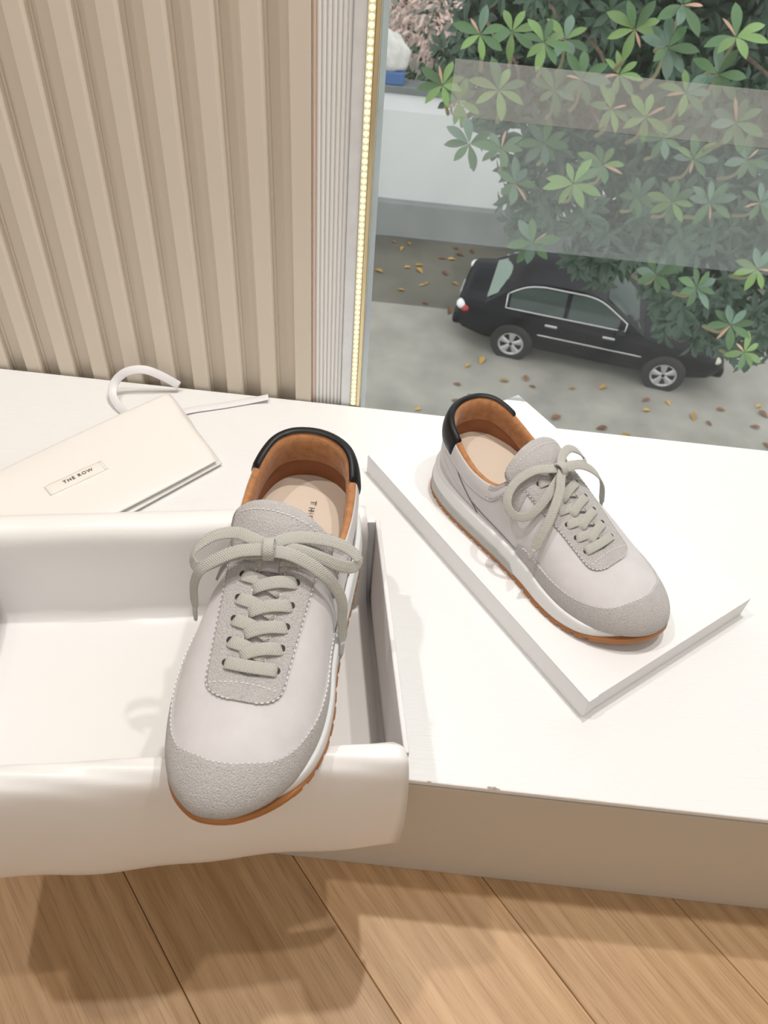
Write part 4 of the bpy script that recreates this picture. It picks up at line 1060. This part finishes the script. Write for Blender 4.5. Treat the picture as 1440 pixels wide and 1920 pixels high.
ROS = [(0.9438, 3.7856, -0.2699), (0.8109, 3.9368, -0.4113), (0.6036, 4.5013, -0.6374), (0.477, 4.2822, -0.5961), (0.2659, 3.7941, -0.6618), (0.8377, 4.1331, -0.8091), (1.0227, 4.1791, -0.8453),
       (1.086, 3.8597, -0.6167), (1.1694, 4.4346, -1.3566), (0.69, 3.8137, -1.0465), (0.4445, 4.0912, -1.1999), (1.3322, 4.2167, -1.0382), (1.4598, 4.1306, -1.2092), (1.3208, 4.2868, -1.2997),
       (0.5972, 4.4378, -1.1229), (0.119, 4.6563, -1.0303), (0.5881, 3.9842, -1.4529), (1.9444, 4.3485, -1.6628), (1.4045, 4.3962, -1.7885), (1.5106, 3.9927, -1.62), (1.6487, 3.7015, -1.6469),
       (1.9362, 4.6735, -1.4201), (1.2625, 3.9984, -0.4188), (1.2429, 4.014, -0.5763), (0.3414, 4.5917, -0.6515), (0.1701, 4.2852, -0.5908), (0.6733, 4.1713, -0.7058), (0.9014, 4.4733, -0.7602),
       (0.9167, 3.7303, -0.4118), (0.5905, 4.407, -0.8433), (0.8582, 4.0742, -1.0529), (1.3242, 3.7909, -0.6917), (1.648, 4.3605, -1.0672), (1.2672, 4.6315, -1.105), (0.176, 3.9072, -0.9489),
       (0.0206, 4.3301, -0.8463), (0.3386, 3.9982, -0.9952), (2.1342, 4.4418, -2.2847)]
LM = []
for mt, W, dr in (('leaf_a', .37, .24), ('leaf_b', .35, .32), ('leaf_c', .39, .16), ('leaf_pink', .17, .25)):
    v, f = leaf_geo(1.0, W, dr, 0.14, 6); LM.append(mesh_data('leaf', v, f, M[mt], True, recalc=False))
nl = 0
for ri, (x, y, z) in enumerate(ROS):
    p = Vector((x, y, z + ZP)); ax = Vector((rr.uniform(-.35, .35), -0.75 + rr.uniform(-.25, .25), 0.75)).normalized()
    t1 = ax.orthogonal().normalized(); t2 = ax.cross(t1); n = rr.choice((7, 7, 8, 8)); ph0 = rr.uniform(0, 6.28)
    young = rr.random() < 0.5
    twp = [p + Vector((0.05, 0.45, -0.30)), p + Vector((0.03, 0.18, -0.16)), p]
    tr_tube('twig', [tuple(q) for q in twp], [0.012, 0.008, 0.006], M['twig'])
    for q in range(n):
        if nl >= 300: break
        ph_ = ph0 + q * 2 * math.pi / n + rr.uniform(-.2, .2); rad = t1 * math.cos(ph_) + t2 * math.sin(ph_)
        tilt = rr.uniform(0.95, 1.5); d = ax * math.cos(tilt) + rad * math.sin(tilt)
        kind = 3 if (q == 0 and ri % 5 < 3) else (1 if (young and rr.random() < .6) else rr.choice((0, 0, 2)))
        o = link('leaf', LM[kind], tree); s = rr.uniform(0.095, 0.135) * (0.75 if kind == 3 else 1)
        o.matrix_local = Matrix.Translation(p - tl + d * 0.008) @ (orient(d, ax) * s).to_4x4(); nl += 1

# ---- things along the street wall
def leafy(name, label, cat, c, rad, n, size, mt, seed):
    r = random.Random(seed); g = []; c = np.array(c)
    for k in range(n):
        d = norm(np.array([r.gauss(0, 1), r.gauss(0, 1), r.gauss(0, 1)])); p = d * np.array(rad) * r.uniform(0.6, 1.0)
        Mx = np.array(orient(d + np.array([r.gauss(0, .6), r.gauss(0, .6), r.gauss(0, .6)]), (r.gauss(0, 1), r.gauss(0, 1), 1)))
        g.append(((LVn * r.uniform(.7, 1.3) * size) @ Mx.T + p, lf))
    V, F, _ = merge(g); e = empty(name, tuple(c)); tag(e, label, cat)
    fo_ = obj('foliage', V, F, M[mt], e, smooth=False, recalc=False); fo_['kind'] = 'stuff'
    tb = tube(None, [(0, 0, -c[2] + GZ), (0.05, 0, -rad[2] * .5), (0, 0, 0)], .05, None); obj('trunk', *tb, M['bark'], e)
    return e
leafy('flowering_shrub', 'pale pink blossoming shrub rising above the street wall', 'shrub', (-0.15, 17.3, ZP - 4.0), (1.1, 0.45, 0.85), 900, 0.17, 'blossom', 3)
leafy('hedge', 'dull green hedge growing behind the street wall', 'hedge', (0.5, 20.5, ZP - 4.6), (7.5, 1.8, 3.3), 7000, 0.30, 'hedge_leaf', 4)
rk = random.Random(9)
def blob(name, label, cat, loc, size, mt, seed):
    bm = bmesh.new(); bmesh.ops.create_icosphere(bm, subdivisions=3, radius=1.0); r = random.Random(seed); ph = [r.uniform(0, 6) for _ in range(6)]
    for v in bm.verts:
        c = v.co.copy(); k = 1 + 0.13 * math.sin(5 * c.x + ph[0]) * math.sin(4 * c.y + ph[1]) + 0.08 * math.sin(9 * c.z + 6 * c.x + ph[2])
        v.co = Vector((c.x * size[0], c.y * size[1], max(c.z, -0.55) * size[2])) * k
    for v in bm.verts: v.co.z = max(v.co.z, -0.5 * size[2]) + 0.5 * size[2]
    o = bm_obj(name, bm, M[mt], None, True); o.location = loc; return tag(o, label, cat)
blob('white_sack', 'pale lumpy sack lying on top of the street wall', 'sack', (-0.98, 16.5, ZP - 4.785), (0.36, 0.2, 0.42), 'sack', 2)
tarp = box('blue_tarpaulin', (-1.45, 16.3, ZP - 5.019), (-0.66, 16.7, ZP - 4.79), M['blue'], bevel=0.03); tag(tarp, 'folded blue tarpaulin under the pale sack on the street wall', 'tarpaulin')

# ---- made-up pale ring standing in for a swirl reflected in the glass
def swirl():
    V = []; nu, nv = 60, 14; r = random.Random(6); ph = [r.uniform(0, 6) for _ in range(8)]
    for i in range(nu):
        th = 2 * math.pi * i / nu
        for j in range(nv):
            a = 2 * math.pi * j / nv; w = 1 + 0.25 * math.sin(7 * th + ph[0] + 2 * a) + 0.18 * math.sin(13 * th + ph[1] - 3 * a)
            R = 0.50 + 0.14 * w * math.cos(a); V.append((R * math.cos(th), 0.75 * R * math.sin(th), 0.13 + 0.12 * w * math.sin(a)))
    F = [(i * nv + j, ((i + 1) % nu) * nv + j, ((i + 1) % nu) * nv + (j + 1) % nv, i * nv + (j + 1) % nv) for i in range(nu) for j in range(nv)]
    o = obj('swirl_ring', V, F, M['swirl']); o.location = (2.40, 15.3, GZ - 0.015)
    tag(o, 'made-up pale ring behind the car standing in for a reflected swirl', 'swirl')
swirl()

# ---- black saloon car parked below
def car():
    d = np.array([2.671, -0.471]); d = d / np.linalg.norm(d); rt = np.array([d[1], -d[0]])       # rt: towards its right side (our side)
    org = np.array([1.8009, 12.2607]) - rt * 0.80
    e = empty('car', (org[0], org[1], GZ)); e.rotation_euler = (0, 0, math.atan2(d[1], d[0]))
    tag(e, 'black saloon car parked on the street below the tree', 'car')
    WB = 2.71
    # body: stations along x, half section from the sill up to the centre line
    ST = [(-1.10, .45, .62, .70, .74), (-1.06, .36, .70, .86, .90), (-0.95, .32, .78, .93, .97), (-0.55, .26, .86, .96, 1.00), (0.0, .24, .885, .96, 1.00), (0.6, .22, .89, .95, 0.99),
          (1.4, .22, .89, .935, 0.97), (2.1, .22, .89, .91, .955), (2.6, .24, .885, .87, .93), (3.1, .26, .86, .80, .87), (3.45, .30, .80, .72, .79), (3.62, .36, .68, .62, .68), (3.68, .44, .55, .56, .58)]
    xs = np.linspace(-1.10, 3.68, 60); S_ = np.array(ST)
    V = []
    for x in xs:
        zb_, w, zs, zd = (np.interp(x, S_[:, 0], S_[:, k]) for k in range(1, 5))
        sec = [(0.80 * w, zb_), (0.95 * w, zb_ + .05), (w, zb_ + .5 * (zs - zb_)), (0.99 * w, zb_ + .82 * (zs - zb_)), (0.95 * w, zs - .015), (0.90 * w, zs + .012), (0.6 * w, zd - .012), (0, zd)]
        full = [(y, z) for y, z in sec] + [(-y, z) for y, z in sec[-2::-1]]
        V += [(x, y, z) for y, z in full]
    m = 15; F = grid_faces(len(xs), m) + [tuple(range(m)), tuple(range((len(xs) - 1) * m, len(xs) * m))]
    obj('body', V, F, M['car_paint'], e)
    # greenhouse
    def gh(x, h):
        """side plane point: h 0 at belt line, 1 at the roof rail"""
        return np.array([x, -(0.815 - 0.235 * h ** 1.3), 0.945 + 0.45 * h])
    base = [(-0.62, 0), (-0.25, .55), (0.02, .86), (0.30, .985), (0.75, 1.03), (1.10, 1.0), (1.40, .88), (1.80, .45), (2.18, 0)]
    bp_ = catmull([(x, h, 0) for x, h in base], 5)[:, :2]; V = []
    for x, h in bp_:
        h = max(0.0, h); a = gh(x, min(h, 1.0)); zt = 0.945 + 0.45 * h
        for t in np.linspace(-1, 1, 11):
            V.append((x, abs(a[1]) * t, zt + 0.035 * (1 - t * t) * min(1, h * 3)))
    V = V + [(x, -(0.815), 0.93) for x, h in bp_] + [(x, 0.815, 0.93) for x, h in bp_]
    nb = len(bp_); F = grid_faces(nb, 11)
    # side skins from roof edge down to the belt
    V2 = []; F2 = []
    for sg in (-1, 1):
        b = len(V) + len(V2)
        for x, h in bp_:
            h = min(max(h, 0), 1.0)
            for k in range(6):
                g_ = gh(x, h * k / 5); V2.append((x, sg * abs(g_[1]), g_[2] - (0.015 if k == 0 else 0)))
        F2 += [tuple(b + i for i in f) for f in grid_faces(nb, 6)]
    obj('roof', V + V2, F + F2, M['car_paint'], e)
    def panel(nm, quad, mt, n=8, push=0.012, parent=e):
        """bilinear glass panel through four corners, slightly domed"""
        q = [np.array(p, float) for p in quad]; V = []
        nrm = norm(np.cross(q[1] - q[0], q[3] - q[0]))
        c = np.array([0.8, 0, 0.8]); 
        if np.dot(nrm, (q[0] + q[2]) / 2 - c) < 0: nrm = -nrm
        for i in range(n):
            for j in range(n):
                u, v = i / (n - 1), j / (n - 1)
                p = q[0] * (1 - u) * (1 - v) + q[1] * u * (1 - v) + q[2] * u * v + q[3] * (1 - u) * v
                V.append(p + nrm * (push + 0.03 * (1 - (2 * u - 1) ** 2) * (1 - (2 * v - 1) ** 2)))
        return obj(nm, V, grid_faces(n, n), mt, parent)
    panel('rear_window', [(-0.58, -.66, .985), (-0.58, .66, .985), (-0.02, .53, 1.315), (-0.02, -.53, 1.315)], M['rear_glass_reflect'])
    panel('windshield', [(2.12, -.70, .965), (2.12, .70, .965), (1.45, .54, 1.34), (1.45, -.54, 1.34)], M['car_glass'])
    for sg in (1, -1):
        def G(x, h):
            p = gh(x, h); p[1] *= sg; return p
        up = lambda x: float(np.interp(x, bp_[:, 0], bp_[:, 1])) - 0.10
        for (x0, x1) in ((-0.16, 0.78), (0.86, 1.74)):
            xs_ = np.linspace(x0, x1, 12); V = []
            for x in xs_:
                hh = max(0.09, min(0.88, up(x)))
                for k in range(5):
                    p = G(x, 0.07 + (hh - 0.07) * k / 4); p[1] -= sg * 0.010; V.append(p)
            obj('side_window', V, grid_faces(12, 5), M['car_glass'], e)
        arc_ = [G(x, max(0.05, min(0.93, up(x) + 0.03))) for x in np.linspace(-0.22, 1.86, 22)]
        loop = arc_ + [G(x, 0.035) for x in np.linspace(1.86, -0.22, 12)]
        P = np.array(loop); P[:, 1] -= sg * 0.012
        tube('window_trim', np.vstack([P, P[:1]]), 0.017, M['chrome'], e, 6)
        tube('side_moulding', [(x, -sg * 0.895, 0.60 - 0.006 * x) for x in np.linspace(0.42, 2.25, 8)], 0.018, M['chrome'], e, 6, flat=(0, 1, 0))
        for hx in (0.62, 1.62):
            box('door_handle', (hx - .11, -sg * 0.905 - .02, 0.80), (hx + .11, -sg * 0.905 + .02, 0.845), M['chrome'], e, 0.012)
        # tail lamp: clear reversing lens over red
        o1 = obj('tail_lamp', *sphere_geo((-1.00, -sg * .70, .80), (.10, .12, .085)), M['lamp_clear'], e)
        obj('tail_lamp_red', *sphere_geo((-0.93, -sg * .74, .765), (.10, .09, .075)), M['lamp_red'], e)
        obj('headlamp', *sphere_geo((3.50, -sg * .64, .65), (.10, .11, .055)), M['head_glass'], e)
        obj('wing_mirror', *sphere_geo((1.78, -sg * .99, 1.0), (.08, .10, .07)), M['car_paint'], e)
        for wx in (0.0, WB):
            w = empty('wheel', (wx, -sg * 0.80, 0.315), e)
            def lathe(nm, prof_, mt, n=28):
                V = [(r_ * math.cos(2 * math.pi * k / n), -sg * yy, r_ * math.sin(2 * math.pi * k / n)) for k in range(n) for r_, yy in prof_]
                return obj(nm, V, grid_faces(n, len(prof_), True), mt, w)
            lathe('arch', [(0.30, 0.098), (0.37, 0.100), (0.375, 0.05)], M['dark'])
            lathe('tyre', [(0.21, 0.09), (0.25, 0.115), (0.295, 0.11), (0.315, 0.08), (0.315, -0.08), (0.29, -0.10)], M['tyre'])
            lathe('rim', [(0.012, 0.07), (0.06, 0.072), (0.16, 0.03), (0.195, 0.06), (0.222, 0.115), (0.228, 0.11)], M['dark'])
            lathe('rim_lip', [(0.195, 0.095), (0.212, 0.122), (0.228, 0.118)], M['alloy'])
            for s in range(5):
                a = 2 * math.pi * s / 5 + 0.3 + wx; c_, s_ = math.cos(a), math.sin(a); V = []
                for rad, hw, yy in ((0.03, .03, .115), (0.10, .042, .118), (0.17, .062, .110), (0.21, .078, .112)):
                    for t in (-1, 0, 1):
                        V.append((rad * c_ - t * hw * s_, -sg * (yy + (0.014 if t == 0 else -0.02)), rad * s_ + t * hw * c_))
                obj('spoke', V, grid_faces(4, 3), M['alloy'], w)
    box('rear_bumper', (-1.14, -.72, .36), (-0.98, .72, .56), M['car_paint'], e, 0.06, 3)
    box('front_bumper', (3.48, -.66, .30), (3.72, .66, .50), M['car_paint'], e, 0.07, 3)
    box('licence_plate', (-1.12, -.22, .62), (-1.095, .22, .74), M['alloy'], e, 0.005)
    return e
def sphere_geo(c, r, nu=12, nv=9):
    V = [(c[0] + r[0] * math.cos(2 * math.pi * i / nu) * math.sin(math.pi * j / (nv - 1)), c[1] + r[1] * math.sin(2 * math.pi * i / nu) * math.sin(math.pi * j / (nv - 1)), c[2] + r[2] * math.cos(math.pi * j / (nv - 1))) for i in range(nu) for j in range(nv)]
    return V, grid_faces(nu, nv, True)
car()

# ---- fallen leaves
FL = [(-0.291, 16.0), (-0.636, 15.979), (0.926, 15.625), (1.078, 15.22), (0.759, 15.48), (0.036, 14.288), (0.121, 13.719), (0.657, 13.354), (0.6, 13.528), (2.3, 15.5), (1.281, 12.168 - .3), (1.331, 11.775),
      (2.108, 11.7), (2.206, 11.55), (0.996, 11.716), (2.839, 11.419), (4.117, 11.286), (4.246, 11.068), (4.613, 11.248), (4.955, 10.901), (5.583, 11.29), (5.918, 10.919), (6.133, 11.455), (6.055, 10.531),
      (3.38, 11.5), (3.533, 11.6), (3.018, 11.5), (1.804, 11.469), (2.142, 11.4)]
rr = random.Random(21)
for k in range(32): FL.append((rr.uniform(-0.9, 1.3), rr.uniform(14.0, 16.0)) if k % 3 else (rr.uniform(0, 6.5), rr.uniform(10.3, 11.3)))
fl_me = {}
for mt in ('leaf_yellow', 'leaf_brown'):
    v, f = leaf_geo(1.0, 0.46, -0.10, 0.35, 6); fl_me[mt] = mesh_data('fallen_leaf', v, f, M[mt], True, recalc=False)
_kept = [(2.2, 15.3), (2.6, 15.3), (2.4, 15.6)]
for p in FL:
    if all((p[0] - q[0]) ** 2 + (p[1] - q[1]) ** 2 > (0.4 if q[1] in (15.3, 15.6) else 0.045) for q in _kept): _kept.append(p)
for k, (x, y) in enumerate(_kept[3:]):
    mt = 'leaf_yellow' if rr.random() < 0.5 else 'leaf_brown'
    o = link('fallen_leaf', fl_me[mt]); s = rr.uniform(0.13, 0.22); a = rr.uniform(0, 6.28)
    o.matrix_world = Matrix.Translation((x, y, (GZ if y < 13.54 else GZ - 0.02) + 0.006)) @ Matrix.Rotation(a, 4, 'Z') @ Matrix.Scale(s, 4)
    col = 'yellow' if mt == 'leaf_yellow' else 'brown'
    tag(o, 'dry %s leaf fallen on the grey street near the car' % col, 'leaf', '%s leaves fallen on the street' % col)
